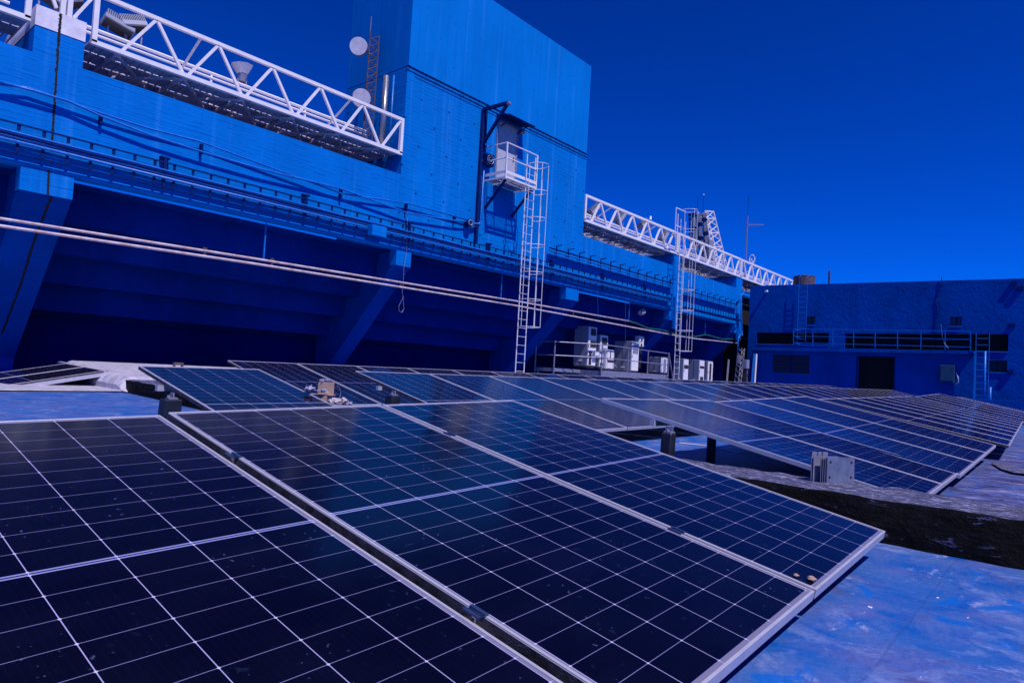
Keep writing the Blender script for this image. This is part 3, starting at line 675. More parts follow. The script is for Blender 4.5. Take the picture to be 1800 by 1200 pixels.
ladder('caged_ladder', 'tall white caged ladder rising past the white truss', 29.75, 15.35, ZR, 7.9, .50, (1.45, 8.35, .98))

lt_ = thing('ladder_gate', (29.3, 15.35, 6.6), 'thin white guard frame beside the top of the tall caged ladder', 'railing')
for a, b in (((29.20, 15.35, 6.9), (29.20, 15.35, 8.36)), ((29.42, 15.35, 6.9), (29.42, 15.35, 8.1)), ((29.20, 15.35, 8.36), (30.2, 15.35, 8.36)), ((29.20, 15.35, 7.5), (29.75, 15.35, 7.5))):
    m = MB(); m.bar(a, b, .035); part('bar', m, 'white_paint', lt_)
# pipes on the parapet
for i, (pts, r_, lb) in enumerate((
    ([(0,149),(48,154),(110,175),(180,200),(262,226),(352,249),(480,296),(600,340),(720,358),(828,388)], .022, 'upper blue conduit sagging along the parapet under the left truss'),
    ([(0,144),(60,160),(120,178),(180,205),(262,237),(352,266),(450,295),(600,332),(715,374),(800,388),(826,390)], .026, 'lower blue conduit crossing beneath the other under the left truss'))):
    m = MB(); m.tube([PY(15.895-.045*i, x, y) for x, y in pts], r_, 8); tag(m.build('wall_conduit', 'blue_metal', smooth=True), lb, 'pipe', 'conduits along the parapet')
for (x, y) in ((178, 208), (355, 262), (600, 340), (715, 365), (800, 385)):
    q = PY(15.9, x, y); m = MB(); m.box((q.x-.025, 15.88, q.z-.12), (q.x+.025, 16.0, q.z+.12)); tag(m.build('pipe_bracket', 'navy_metal'), 'dark bracket holding the conduits on the blue parapet', 'bracket', 'conduit brackets')
# cable tray
ct = thing('cable_tray', (3, 15.8, 4.0), 'long blue ladder style cable tray running under the parapet of the stand', 'cable tray')
XT0, XT1 = -6, 30.3
def zt(x): return 4.30
m = MB(); m.bar((XT0, 15.88, 4.26), (XT1, 15.88, 4.26), .03, .03); part('upper_rail', m, 'navy_metal', ct)
x = XT0
while x < XT1: m = MB(); m.box((x, 15.88, 4.14), (x+.06, 15.90, 4.25)); m.box((x+.025, 15.885, 4.0), (x+.033, 15.893, 4.14)); part('tab', m, 'navy_metal', ct); x += .42
m = MB(); m.tube([(XT0, 15.84, 3.90), (XT1, 15.84, 3.90)], .033, 10); part('main_pipe', m, 'blue_metal', ct, smooth=True)
for k, (yy, zz, rr) in enumerate(((15.86, 4.08, .022), (15.85, 4.03, .018), (15.87, 3.985, .016), (15.84, 3.95, .018))):
    m = MB(); pts = []
    x = XT0
    while x <= XT1: pts.append((x, yy+.01*mn.noise(V(x, k, 0)), zz+.018*mn.noise(V(x*.6, k*5, 1)))); x += .6
    m.tube(pts, rr, 6); part('cable', m, 'blue_metal' if k in (0, 2) else 'navy_metal', ct, smooth=True)
x = XT0
while x < XT1: m = MB(); m.box((x, 15.86, 3.70), (x+.055, 15.88, 3.88)); part('hanger', m, 'navy_metal', ct); x += .42
m = MB(); m.bar((XT0, 15.88, 3.69), (XT1, 15.88, 3.69), .03, .025); part('lower_rail', m, 'navy_metal', ct)
for x in (6.0, 9.6, 13.2, 16.8, 20.4, 24.0, 27.6):
    m = MB(); m.bar((x, 15.89, 3.66), (x, 15.89, 4.38), .06, .05); m.box((x-.1, 15.86, 4.35), (x+.1, 15.99, 4.39)); part('support_bracket', m, 'navy_metal', ct)
q = PY(15.62, 666, 407); m = MB(); m.box((q.x-.26, 15.58, q.z-.14), (q.x+.26, 15.80, q.z+.16)); tag(m.build('junction_box', 'blue_plain', bevel=.01), 'blue junction box on the cable tray above the middle rib', 'junction box')
# second tray on the far part with outrigger brackets
for a, b, zz, lb in ((20.1, 30.2, 4.82, 'dark conduit rack with raised hooks between the two caged ladders'), (31.4, 38.2, 4.66, 'dark conduit rack with raised hooks right of the tall ladder')):
    ck = thing('conduit_rack', (a, 15.85, zz), lb, 'conduit rack', 'conduit racks')
    for dz in (0, .11, .22):
        m = MB(); m.tube([(a, 15.84, zz-dz), (b, 15.84, zz-.02-dz)], .030, 8); part('pipe', m, 'blue_metal' if dz else 'navy_metal', ck)
    x = a+.5
    while x < b:
        m = MB(); m.bar((x, 15.88, zz-.28), (x, 15.88, zz+.17), .05, .035); m.bar((x, 15.88, zz+.15), (x+.08, 15.66, zz+.19), .03); part('hook', m, 'navy_metal', ck); x += .78
ck = thing('cable_tray', (34, 15.8, 3.9), 'blue cable tray under the far right end of the parapet', 'cable tray')
m = MB(); m.bar((31.3, 15.8, 4.1), (38.4, 15.8, 4.1), .03, .035); part('upper_rail', m, 'navy_metal', ck)
x = 31.3
while x < 38.4: m = MB(); m.box((x, 15.80, 3.7), (x+.04, 15.82, 4.1)); part('tab', m, 'navy_metal', ck); x += .35
m = MB(); m.tube([(31.3, 15.7, 3.75), (38.4, 15.7, 3.75)], .05, 8); part('main_pipe', m, 'navy_metal', ck)

# hanging twin pipes
def hang(pts, r_, lb, mat='pipe', y=16.2):
    m = MB(); P = [PY(y, a, b) for a, b in pts]; m.tube(P, r_, 10); return tag(m.build('water_pipe', mat, smooth=True), lb, 'pipe', 'pipes hung under the stand')
hang([(-160,361),(0,384),(450,455),(900,528),(1104,564)], .030, 'upper rusty pale pipe hung below the stand, ending half way')
hang([(-160,373),(0,397),(450,464),(900,536),(970,549),(1182,588.5),(1219,595),(1295,603)], .032, 'lower rusty pale pipe hung below the stand')
m = MB(); pts = [(1104,564),(1118,568),(1140,577),(1165,580),(1185,586),(1205,592),(1225,591),(1240,588),(1252,591),(1270,596),(1300,595),(1330,595)]
m.tube([PY(16.2, a, b) for a, b in pts], .028, 8); tag(m.build('green_hose', 'green_hose', smooth=True), 'dark green hose sagging on from the end of the upper pipe', 'hose')
for i, (xt, yt, xb, yb) in enumerate(((467, 393, 463, 457), (881, 481, 880, 526), (1107, 528, 1105, 563), (1241, 558, 1239, 588), (1290, 566, 1287, 595))):
    m = MB(); a = PY(16.2, xt, yt); b = PY(16.2, xb, yb); m.bar((b.x, 16.2, 3.46), b, .035, .035); h_ = m
    tag(h_.build('pipe_hanger', 'blue_metal'), ['hanger rod of the twin pipes left of the middle rib', 'hanger rod of the twin pipes just left of the platform ladder', 'hanger rod where the upper pipe ends', 'hanger rod holding up the green hose right of the tall ladder', 'rightmost hanger rod by the end of the stand'][i], 'hanger', 'pipe hanger rods')
for i, (x, y) in enumerate(((478, 463), (704, 502), (1008, 552), (360, 445))):
    q = PY(16.2, x, y-2); m = MB(); m.bar(q+V(0, 0, .10), q-V(0, 0, .10), .05, .02); m.bar(q+V(0,0,.09)-V(.05,0,0), q+V(0,0,.09)+V(.05,0,0), .03); tag(m.build('pipe_clip', 'rust'), 'rusty clip tying the twin pipes together', 'clip', 'rusty pipe clips')
m = MB(); m.tube([PY(15.9, a, b) for a, b in ((716.5,372),(716,380),(715,440),(710,470),(709,495),(707,515))], .006, 5); m.tube([PY(15.9, a, b) for a, b in ((707,515),(709,522),(706,528),(701,538),(702,547),(706,549),(710,543),(709,530),(708,520))], .006, 5)
tag(m.build('hanging_wire', 'galv'), 'thin wire with a loop dangling in front of the middle rib', 'wire')
for i, (a, b) in enumerate((((1048, 470), (1052, 560)), ((1100, 500), (1099, 600)))):
    m = MB(); m.tube([PY(15.9, *a), PY(15.9, *b)], .006, 4); tag(m.build('hanging_wire', 'blue_metal'), ['thin vertical wire above the tall grey cabinet', 'thin vertical wire above the wide grey cabinet'][i], 'wire')
# ball lamp hanging
q = PY(16.3, 1128, 550)
lp = thing('hanging_lamp', q, 'pale round lamp under the stand above the wide cabinet', 'lamp')
m = MB(); m.cyl(q+V(-.13, 0, -.02), q+V(.10, 0, .08), .12, .16, 14); part('shade', m, 'paper', lp, smooth=False); m = MB(); m.cyl(q+V(.1, 0, .08), q+V(.18, 0, .11), .15, .07, 14); part('cap', m, 'galv', lp); m = MB(); m.bar(q+V(.05, 0, .1), (q.x+.05, 16.3, 3.44), .02); part('stem', m, 'navy_metal', lp)

# ------------------------------------------------------------------ white trusses
def truss(label, x0, x1, nodes_b, zb=6.42, ztp=7.46, y0=16.02, y1=17.92, bar=.078, deckx=None, slot='dash', thin=1.0, rp=True):
    T_ = thing('lighting_truss', ((x0+x1)/2, y0, zb), label, 'truss', 'white trusses on top of the stand')
    def pr(n, p, q, w, mt='white_paint'): m = MB(); m.bar(p, q, w, w); part(n, m, mt, T_)
    pr('lower_chord', (x0, y0, zb), (x1, y0, zb), bar*1.25); pr('upper_chord', (x0, y0, ztp), (x1, y0, ztp), bar*1.1)
    pr('rear_lower_chord', (x0, y1, zb), (x1, y1, zb), bar)
    m = MB(); m.tube([(x0, y1, ztp+.03), (x1, y1, ztp+.03)], .045, 8); m.tube([(x0, y1-.02, ztp-.10), (x1, y1-.02, ztp-.10)], .035, 8); part('rear_rail', m, 'white_paint', T_)
    for a in (x0+.05, x1-.05): pr('end_post', (a, y0, zb), (a, y0, ztp), bar*1.25)
    p0 = nodes_b[1]-nodes_b[0]
    for i, xb in enumerate(nodes_b):
        for s_ in (-1, 1):
            xt = xb+s_*p0/2
            if xt < x0+.02: 
                continue
            if xt > x1-.02: continue
            pr('diagonal', (xb+s_*.04, y0, zb), (xt, y0, ztp-.02), bar*.8)
        if rp:
            pr('cross_beam', (xb, y0+.06, zb-.03), (xb, y1, zb-.03), .07, 'deck')
            if i % 2 == 0: pr('rear_post', (xb, y1, zb), (xb, y1, ztp), .05, 'white_paint')
            if i+1 < len(nodes_b):
                pr('deck_brace', (xb, y0+.06, zb-.06), (nodes_b[i+1], y1, zb-.06), .05, 'deck'); pr('deck_brace', (xb, y1, zb-.075), (nodes_b[i+1], y0+.06, zb-.075), .05, 'deck')
            if i % 3 == 1 and x0 > 0: pr('tie', (xb+.3, y0, ztp), (xb+.3, y1, zb+.1), .045, 'white_paint')
    # decking
    m = MB(); ys_ = (y0+.08, y0+.62, y0+.70, y0+1.28, y0+1.36, y1+.12)
    for a, b in ((0, 1), (2, 3), (4, 5)) if slot == 'dash' else ((0, 1), (2, 3)): m.box((x0, ys_[a], zb+.03), (x1, ys_[b], zb+.045))
    x = x0
    while x < x1: m.box((x, ys_[0], zb+.005), (min(x+.03, x1), ys_[5], zb+.03)); x += .16
    part('deck', m, 'deck', T_)
    m = MB(); x = x0+.2; k = 0
    while x < x1-.3:
        if slot == 'dash':
            if (k//9) % 3 != 2: m.box((x, ys_[1]+.005, zb+.035), (x+.06, ys_[2]-.005, zb+.04))
            if (k//7) % 3 == 1: m.box((x, ys_[3]+.005, zb+.035), (x+.06, ys_[4]-.005, zb+.04))
            x += .105
        else:
            m.box((x, ys_[4]+.05, zb+.022), (x+.42, ys_[5]-.03, zb+.0285)) if k % 4 != 3 else m.box((x, ys_[1]-.3, zb+.022), (x+.3, ys_[2]-.02, zb+.0285)); x += .52
        k += 1
    part('light_slots', m, 'translucent', T_)  # translucent strips added in the deck gaps so sunlight turns them bright
    return T_
P_ = 1.4145
nb = [4.92+P_*i for i in range(6)]
truss('white lattice truss spanning from the cracked pier to the tower', 4.39, 12.79, nb)
truss('white lattice truss left of the cracked pier, cut by the picture corner', -6.0, 3.32, [3.32-.55-P_*i for i in range(6)][::-1], slot='grate')
nb = [23.0+1.33*i for i in range(6)]
truss('white lattice truss just right of the tower', 22.50, 30.74, nb, slot='grate', bar=.088)
nb = [31.9+1.22*i for i in range(6)]
truss('white lattice truss right of the tall ladder', 30.80, 38.84, nb, slot='grate', bar=.088)
nb = [39.9+1.25*i for i in range(12)]
truss('white lattice truss passing behind the far blue building', 38.90, 54.5, nb, zb=6.40, ztp=7.44, slot='grate', bar=.095)
# bay above the cracked pier
tj = thing('truss_bay', (3.85, 16, 6.77), 'short white truss bay standing on the cracked pier', 'truss')
for a, b, w in (((3.85, 16.05, 6.76), (3.85, 16.05, 7.46), .09), ((3.97, 16.05, 6.76), (3.97, 16.05, 7.46), .09), ((3.74, 16.05, 6.85), (3.5, 16.05, 7.4), .06), ((4.05, 16.05, 6.78), (4.38, 16.05, 7.4), .06), ((3.3, 16.05, 7.46), (4.4, 16.05, 7.46), .09)):
    m = MB(); m.bar(a, b, w); part('strut', m, 'white_paint', tj)

# floodlights on the rear rail
def flood(x, y, label, s=.55, z=7.55, tilt=-.5, Y=17.95, kind='box'):
    q = PY(Y, x, y); r = thing('floodlight', q, label, 'floodlight', 'floodlights on the trusses')
    e = Matrix.Rotation(tilt, 3, 'Y') @ Matrix.Rotation(-.4, 3, 'X')
    def tr(m): m.v = [q+e @ p for p in m.v]; return m
    if kind == 'box':
        m = MB(); m.box((-s, -s*.5, -.06), (s, s*.5, .10)); part('housing', tr(m), 'grey_box', r, bevel=.02)
        m = MB()
        for k in range(14): a = -s*.9+k*s*1.8/13; m.box((a, -s*.45, .101), (a+.018, s*.45, .26))
        part('heat_sink', tr(m), 'grey_box', r)
        m = MB(); m.box((-s*.92, -s*.45, -.075), (s*.92, s*.45, -.061)); part('lens', tr(m), 'dark_vent', r)
    else:
        m = MB(); m.cyl(V(0, 0, -.18), V(0, 0, .03), .10, .14, 16); m.v = [q+p for p in m.v]; part('housing', m, 'galv', r)
        m = MB(); m.cyl(V(0, 0, .03), V(-.03, 0, .28), .14, .30, 8); m.v = [q+p for p in m.v]; part('reflector', m, 'white_paint', r)
    m = MB(); m.bar(q-V(s*.6 if kind == 'box' else .12, 0, .05), (q.x-(s*.6 if kind == 'box' else .12), Y, q.z-.38), .035); m.bar(q+V(s*.6 if kind == 'box' else .12, 0, -.05), (q.x+(s*.6 if kind == 'box' else .12), Y, q.z-.38), .035); part('bracket', m, 'galv', r)
flood(207, 48, 'flat grey floodlight at the left of the pair on the first truss', .34, tilt=.2)
flood(236, 48, 'finned grey floodlight at the right of the pair on the first truss', .30, tilt=-.35)
flood(122, 6, 'finned grey floodlight above the cracked pier', .28, tilt=-.5)
flood(85, -4, 'grey floodlight at the top edge left of the cracked joint', .28, tilt=.4)
flood(426, 133, 'small horn shaped lamp standing on the rear rail of the first truss', kind='cone', s=.3)
for (x, y, lb) in ((1045, 372, 'floodlight just right of the tower'), (1092, 385, 'dark floodlight in the second bay right of the tower'), (1132, 396, 'dark floodlight in the middle of the truss right of the tower'), (1168, 418, 'dark floodlight left of the tall ladder')):
    flood(x, y, lb+' on the white truss', .36, tilt=random.uniform(-.9, -.3))
q = PY(17.9, 1143, 384); m = MB(); m.bar((q.x, 17.9, 7.4), (q.x, 17.9, 8.45), .04); ml = thing('mast_lamp', (q.x, 17.9, 7.4), 'small white lamp on a thin stem above the truss right of the tower', 'lamp'); part('stem', m, 'galv', ml); m = MB(); m.cyl((q.x, 17.9, 8.45), (q.x+.05, 17.9, 8.65), .07, .05, 10); part('head', m, 'white_paint', ml)

# lattice mast with dishes beside the tower
def lattice(name, base, top, w, label, cat, mat='rust', n=12, r=.018, wt=None, grp=None):
    base = Vector(base); top = Vector(top); wt = w if wt is None else wt; T_ = thing(name, base, label, cat, grp)
    c = [V(-1, -.6, 0), V(1, -.6, 0), V(0, .9, 0)]; f = lambda k, t: base.lerp(top, t)+c[k % 3]*(w+(wt-w)*t)/2
    for k in range(3): m = MB(); m.tube([f(k, 0), f(k, 1)], r, 6); part('leg', m, mat, T_)
    m = MB()
    for i in range(n):
        for k in range(3):
            m.tube([f(k, i/n), f(k+1, (i+1)/n)], r*.6, 4); m.tube([f(k, i/n), f(k+1, i/n)], r*.6, 4)
    part('lacing', m, mat, T_); return T_
mB = PY(17.3, 641, 262); mT = PY(17.3, 652, 60)
lattice('antenna_mast', (mB.x, 17.3, 6.45), (mB.x+.02, 17.3, mT.z), .34, 'rusty lattice mast carrying two round dishes beside the tower', 'mast', n=16)
m = MB(); m.tube([(mB.x-.08, 17.3, mT.z), (mB.x-.08, 17.3, mT.z+.55)], .012, 5); tag(m.build('whip_antenna', 'galv'), 'thin whip antenna on top of the rusty lattice mast', 'antenna')
def dish(x, y, Yd, rr, dirv, label):
    q = PY(Yd, x, y); d = Vector(dirv).normalized(); r = thing('dish_antenna', q, label, 'dish', 'round dishes on the mast')
    m = MB(); m.cyl(q, q+d*.18, rr, rr, 36); part('drum', m, 'galv', r); m = MB(); m.cyl(q+d*.181, q+d*.20, rr*.985, rr*.97, 36); part('radome', m, 'white_old', r)
    m = MB(); m.cyl(q-d*.16, q, rr*.35, rr*.95, 36); part('reflector', m, 'galv', r); m = MB(); m.bar(q-d*.1, (mB.x, 17.3, q.z), .06); part('bracket', m, 'galv', r)
dish(632, 84, 17.25, .27, (-.8, -.75, -.25), 'upper grey drum dish on the rusty mast')
dish(634, 173, 17.15, .28, (-.45, -.9, -.35), 'lower white faced drum dish partly behind the truss chord')
qa = PX(TX0-.22, 672, 240); qb = PX(TX0-.22, 679, 134)
m = MB(); m.tube([(TX0-.22, qb.y, 6.45), (TX0-.22, qb.y, qb.z)], .09, 14); dk_ = thing('flue_pipe', (TX0-.22, qb.y, 6.45), 'shiny blue flue pipe rising on the shaded side of the tower', 'pipe'); part('flue', m, 'steel_bright', dk_, smooth=True); m = MB(); m.tube([(TX0-.12, qb.y-.25, 6.45), (TX0-.12, qb.y-.25, qb.z)], .03, 8); part('conduit', m, 'blue_metal', dk_, smooth=True)

# floodlight tower far behind
FTY = 34.0
tl = PY(FTY, 1239, 371); tr_ = PY(FTY, 1254, 372); bl = PY(FTY, 1256, 470); br = PY(FTY, 1278, 470)
ft = thing('lighting_mast', ((bl.x+br.x)/2, FTY, bl.z), 'far white lattice tower leaning behind the truss', 'mast')
def lp_(a, b, t): return a.lerp(b, t)
for dY in (0, .9):
    o_ = V(0, dY, 0)
    for a, b in ((bl, tl), (br, tr_)): m = MB(); m.bar(a+o_, b+o_, .13); part('leg', m, 'white_paint', ft)
    m = MB()
    for i in range(8):
        t0, t1 = i/8, (i+1)/8
        m.bar(lp_(bl, tl, t0)+o_, lp_(br, tr_, t1)+o_, .08); m.bar(lp_(br, tr_, t0)+o_, lp_(bl, tl, t1)+o_, .07)
        if i % 2 == 0: m.bar(lp_(bl, tl, t1)+o_, lp_(br, tr_, t1)+o_, .12)
    part('lacing', m, 'white_paint', ft)
m = MB(); m.bar(tl, tr_, .13); part('top_bar', m, 'white_paint', ft)
fb = thing('floodlight_bank', PY(FTY+.5, 1225, 430), 'far bank of bluish stadium floodlights behind the tall ladder', 'floodlight bank')
for i in range(8):
    for j in range(3):
        x_ = 1216+j*9.5+i*.6; y_ = 378+i*8; q = PY(FTY+.2, x_, y_)
        m = MB(); m.cyl(q, q+V(-.12, -.35, -.12), .24, .30, 10); m.cyl(q, q+V(.05, .25, .05), .22, .10, 10); part('lamp', m, 'grey_box' if (i+j) % 3 else 'navy_metal', fb)
m = MB()
for j in range(4): m.bar(PY(FTY+.5, 1211+j*10, 375), PY(FTY+.5, 1216+j*10, 470), .09)
for i in range(9): m.bar(PY(FTY+.5, 1211, 376+i*8.5), PY(FTY+.5, 1244, 377+i*8.5), .07)
part('rack', m, 'navy_metal', fb)
q = PY(FTY, 1247, 432); m = MB(); m.box((q.x-.9, FTY-.4, q.z-1.6), (q.x+.2, FTY+.4, q.z+.6)); part('control_box', m, 'grey_box', fb)
for i, (x, y, lb) in enumerate(((1227, 345, 'thin antenna rod above the far floodlight bank'), (1237, 343, 'thin rod with a pale tip above the far lattice tower'))):
    a = PY(FTY, x, y); m = MB(); m.bar(a, (a.x, FTY, a.z-1.9), .035); r = m.build('antenna_rod', 'navy_metal'); tag(r, lb, 'antenna')
    if i: m = MB(); m.cyl(a, a+V(0, 0, .14), .08, .05, 8); m.build('tip', 'white_paint', r)
# television mast right
q0 = PY(17.0, 1309, 490); q1 = PY(17.0, 1315, 380)
mt = thing('antenna_mast', (q0.x, 17, 6.4), 'thin mast with a side antenna above the far end of the stand', 'mast')
m = MB(); m.bar((q0.x, 17, 6.2), (q0.x+.06, 17, q1.z), .07); part('pole', m, 'galv', mt); m = MB(); m.bar((q0.x+.06, 17, q1.z), (q0.x+.07, 17, q1.z+1.3), .02); part('whip', m, 'navy_metal', mt)
qa = PY(17.0, 1313, 395); qb = PY(16.6, 1343, 395); m = MB(); m.bar(qa, qb, .03)
for k in range(8): p = qa.lerp(qb, .15+.1*k); m.bar(p-V(0, .0, .16-.012*k), p+V(0, 0, .16-.012*k), .015)
part('side_antenna', m, 'galv', mt)
m = MB(); c = PY(16.8, 1322, 456); m.tube(arc(c, (0, 1, 0), (0, 0, 1), .18, .30, 0, 2*math.pi, 14)[:-1], .03, 6, True); m.bar(c-V(.3, 0, 0), c, .04); m.box(c-V(.12, .1, .35), c+V(.02, .1, -.1)); part('loop_antenna', m, 'white_paint', mt)

# ------------------------------------------------------------------ equipment cabinets on their platform
cpz = .32
ep = thing('equipment_platform', (26, 16.4, ZR), 'grey steel platform with a thin railing below the stand', 'platform')
F0 = PY(15.8, 1057, 652); F1 = PY(15.8, 1174, 664); E0 = F0.x; E1 = F1.x
m = MB(); m.box((E0, 15.82, .02), (E1, 17.9, .24)); part('deck', m, 'galv', ep)
m = MB(); m.box((E0, 15.80, -.02), (E1, 15.818, .26)); part('mesh_skirt', m, 'galv', ep)
qb = PX(E0-.02, 990, 650); YB = 17.9
m = MB(); m.box((E0-1.9, 16.9, .10), (E0-.01, YB, .24)); part('deck', m, 'galv', ep)
m = MB()
for k in range(5): x_ = E0+.1+(E1-E0-.2)*k/4; m.bar((x_, 15.9, ZR), (x_, 15.9, .02), .07); m.bar((x_, 17.8, ZR), (x_, 17.8, .02), .07)
m.bar((E0-1.8, 17.8, ZR), (E0-1.8, 17.8, .1), .07); part('legs', m, 'galv', ep)
for zz in (.80, 1.36):
    m = MB(); m.tube([(E0-1.9, YB, zz-.03), (E0-1.9, 16.9, zz-.03), (E0, 15.81, zz), (E1, 15.81, zz-.05)], .022, 6); part('handrail', m, 'galv', ep)
for x_, y_ in ((E0-1.9, YB), (E0-1.9, 16.9), (E0, 15.81), (E0+(E1-E0)*.36, 15.81), (E0+(E1-E0)*.66, 15.81), (E1, 15.81)):
    m = MB(); m.bar((x_, y_, .02), (x_, y_, 1.36), .045); part('rail_post', m, 'galv', ep)
m = MB(); m.bar((E1, 15.81, 1.3), (E1+.9, 15.81, ZR), .05); part('stair_rail', m, 'galv', ep)
def cab(xs, xc, xe, yt, yb, Yf, label, mat='grey_box', feats=(), z0=None):
    c = PY(Yf, xc, yb); e = PY(Yf, xe, yb); tpt = PY(Yf, xc, yt); s_ = PX(c.x, xs, yb)
    zb_ = c.z if z0 is None else z0; dpt = max(.25, min(1.6, s_.y-c.y)); w = max(.25, e.x-c.x); h = tpt.z-zb_
    r = thing('equipment_cabinet', (c.x+w/2, Yf+dpt/2, zb_), label, 'cabinet', 'cabinets under the stand')
    m = MB(); m.box((c.x, Yf, zb_+.08), (c.x+w, Yf+dpt, zb_+h)); part('body', m, mat, r, bevel=.012)
    m = MB(); m.box((c.x+.03, Yf+.03, zb_), (c.x+w-.03, Yf+dpt-.03, zb_+.078)); part('plinth', m, 'dark_vent', r)
    m = MB(); m.box((c.x+.03, Yf-.02, zb_+.12), (c.x+w-.03, Yf-.001, zb_+h-.04)); dr = part('door', m, 'beige_box', r)
    for (a, b, c_, d, mt_, pr_) in feats:
        m = MB(); m.box((c.x+w*a, Yf-.021-pr_, zb_+h*b), (c.x+w*c_, Yf-.0205, zb_+h*d)); part('vent' if 'vent' in mt_ else 'unit', m, mt_, dr if pr_ < .06 else r)
    for zz_ in (.25, .75): m = MB(); m.box((c.x+w-.03, Yf-.034, zb_+h*zz_-.04), (c.x+w-.008, Yf-.0206, zb_+h*zz_+.04)); part('hinge', m, 'galv', dr)
    m = MB(); m.box((c.x+.04, Yf-.04, zb_+h*.48), (c.x+.06, Yf-.0207, zb_+h*.56)); part('handle', m, 'dark_vent', dr)
    m = MB(); m.bar((c.x-.006, Yf+dpt*.5, zb_+.09), (c.x-.006, Yf+dpt*.5, zb_+h-.02), .006, .006); part('side_seam', m, 'dark_vent', r)
    m = MB(); m.box((c.x-.012, Yf+dpt*.35, zb_+h*.15), (c.x-.001, Yf+dpt*.6, zb_+h*.19)); part('nameplate', m, 'beige_box', r)
    return r
cab(1007, 1031, 1046, 572, 646, 17.12, 'tallest grey equipment cabinet at the left end of the platform', feats=((.25,.78,.85,.95,'dark_vent',.01), (.25,.5,.9,.66,'dark_vent',.02), (.15,.08,.45,.4,'dark_vent',.01), (.5,.3,1.0,.42,'beige_box',.18)))
cab(1045, 1052, 1066, 587, 648, 17.12, 'narrow grey cabinet right of the tallest one', feats=((.2,.7,.85,.92,'dark_vent',.01), (.2,.5,.85,.62,'grey_box',.03), (.1,.1,.8,.18,'dark_vent',.01)))
cab(1063, 1065, 1078, 614, 651, 16.9, 'low pale cabinet between the narrow and the wide cabinet', 'beige_box', feats=((.1,.42,.95,.52,'dark_vent',.02), (.4,.6,.5,.95,'dark_vent',.01)))
cab(1078, 1108, 1121, 599, 655, 16.7, 'wide grey cabinet in the middle of the platform', feats=((.15,.62,.85,.92,'grey_box',.01),))
cab(1122, 1123, 1131, 590, 612, 16.9, 'small white box mounted above the platform on its own stem', 'beige_box', feats=((.3,.55,.6,.8,'dark_vent',.01), (.3,.15,.6,.4,'dark_vent',.01)))
cab(1140, 1160, 1172, 627, 658, 16.5, 'low grey cabinet at the right end of the platform', feats=((.4,.1,.7,.9,'grey_box',.04),))
cab(1186, 1200, 1209, 630, 663, 16.4, 'grey cabinet just right of the tall caged ladder', z0=-.1, feats=((.1,.6,.9,.75,'dark_vent',.01),))
cab(1210, 1228, 1237, 632, 664, 16.4, 'wider grey cabinet right of the tall caged ladder, second of three', z0=-.1, feats=((.1,.65,.9,.75,'dark_vent',.01), (.2,.1,.8,.3,'dark_vent',.01)))
cab(1237, 1243, 1252, 634, 663, 16.4, 'small cabinet rightmost of the three right of the tall ladder', z0=-.1, feats=((.3,.2,.6,.9,'dark_vent',.03),))
m = MB(); q = PY(16.95, 1127, 612)
for k in range(4): m.tube([q+V(-.06+.05*k, .05, 0), q+V(-.1+.06*k, 0, -.3), q+V(-.02+.04*k, .02, -.6), q+V(-.05+.05*k, .05, -1.0)], .012, 5)
tag(m.build('cable_bundle', 'dark_vent'), 'dark cables hanging below the small white box', 'cables')
m = MB(); q = PY(16.5, 1080, 645); m.tube(arc(q, (1,0,0), (0,0,1), .16, .13, 0, math.pi, 10), .015, 5); m.tube(arc(q+V(.08,0,-.04), (1,0,0), (0,0,1), .16, .10, 0, math.pi, 10), .015, 5); tag(m.build('hose_coil', 'grey_box'), 'loops of cable on the platform left of the wide cabinet', 'cable')

# things at the far end of the stand
q0 = PY(15.6, 1294, 690); q1 = PY(15.6, 1303, 612)
lattice('lattice_mast', (q0.x, 15.6, ZR), (q1.x, 15.6, q1.z), .42, 'short galvanised lattice mast leaning by the end of the stand', 'mast', 'galv', 9, .02)
q = PY(15.5, 1296, 632); m = MB(); m.box((q.x-.2, 15.4, q.z-.22), (q.x+.2, 15.46, q.z+.22)); 
for k in range(5): m.box((q.x-.2, 15.37, q.z-.2+k*.09), (q.x+.2, 15.4, q.z-.16+k*.09))
tag(m.build('louvre_panel', 'galv'), 'square grey louvre panel on the leaning lattice mast', 'panel')
q = PY(14.75, 1315, 640); r = thing('control_box', (q.x, 14.75, ZR), 'tall narrow meter column left of the leaning white boards', 'cabinet')
m = MB(); m.box((q.x-.2, 14.75, q.z-.25), (q.x+.2, 15.0, q.z+.25)); part('box', m, 'grey_box', r, bevel=.01); m = MB(); m.box((q.x-.13, 14.78, ZR), (q.x+.13, 14.98, q.z-.25)); part('stand', m, 'dark_vent', r)
for k in range(3): m = MB(); m.box((q.x-.09, 14.765, q.z-.55-.42*k), (q.x+.09, 14.779, q.z-.35-.42*k)); part('meter', m, 'rust', r)
for i, (xa, ya, xb, yb, w, mt_, lb) in enumerate(((1320, 690, 1326, 622, .16, 'blue_metal', 'tall blue plank leaning at the end of the stand'), (1325.5, 690, 1330, 622, .12, 'white_paint', 'tall white plank leaning at the end of the stand'), (1276, 690, 1281, 632, .13, 'galv', 'grey plank leaning in the shade left of the lattice mast'))):
    a = PY(14.55 if xa > 1300 else 15.2, xa, ya); b = PY(14.65 if xa > 1300 else 15.35, xb, yb); m = MB(); m.bar(a, b, w, .05, (0, 1, 0)); tag(m.build('plank', mt_), lb, 'plank', 'leaning planks')
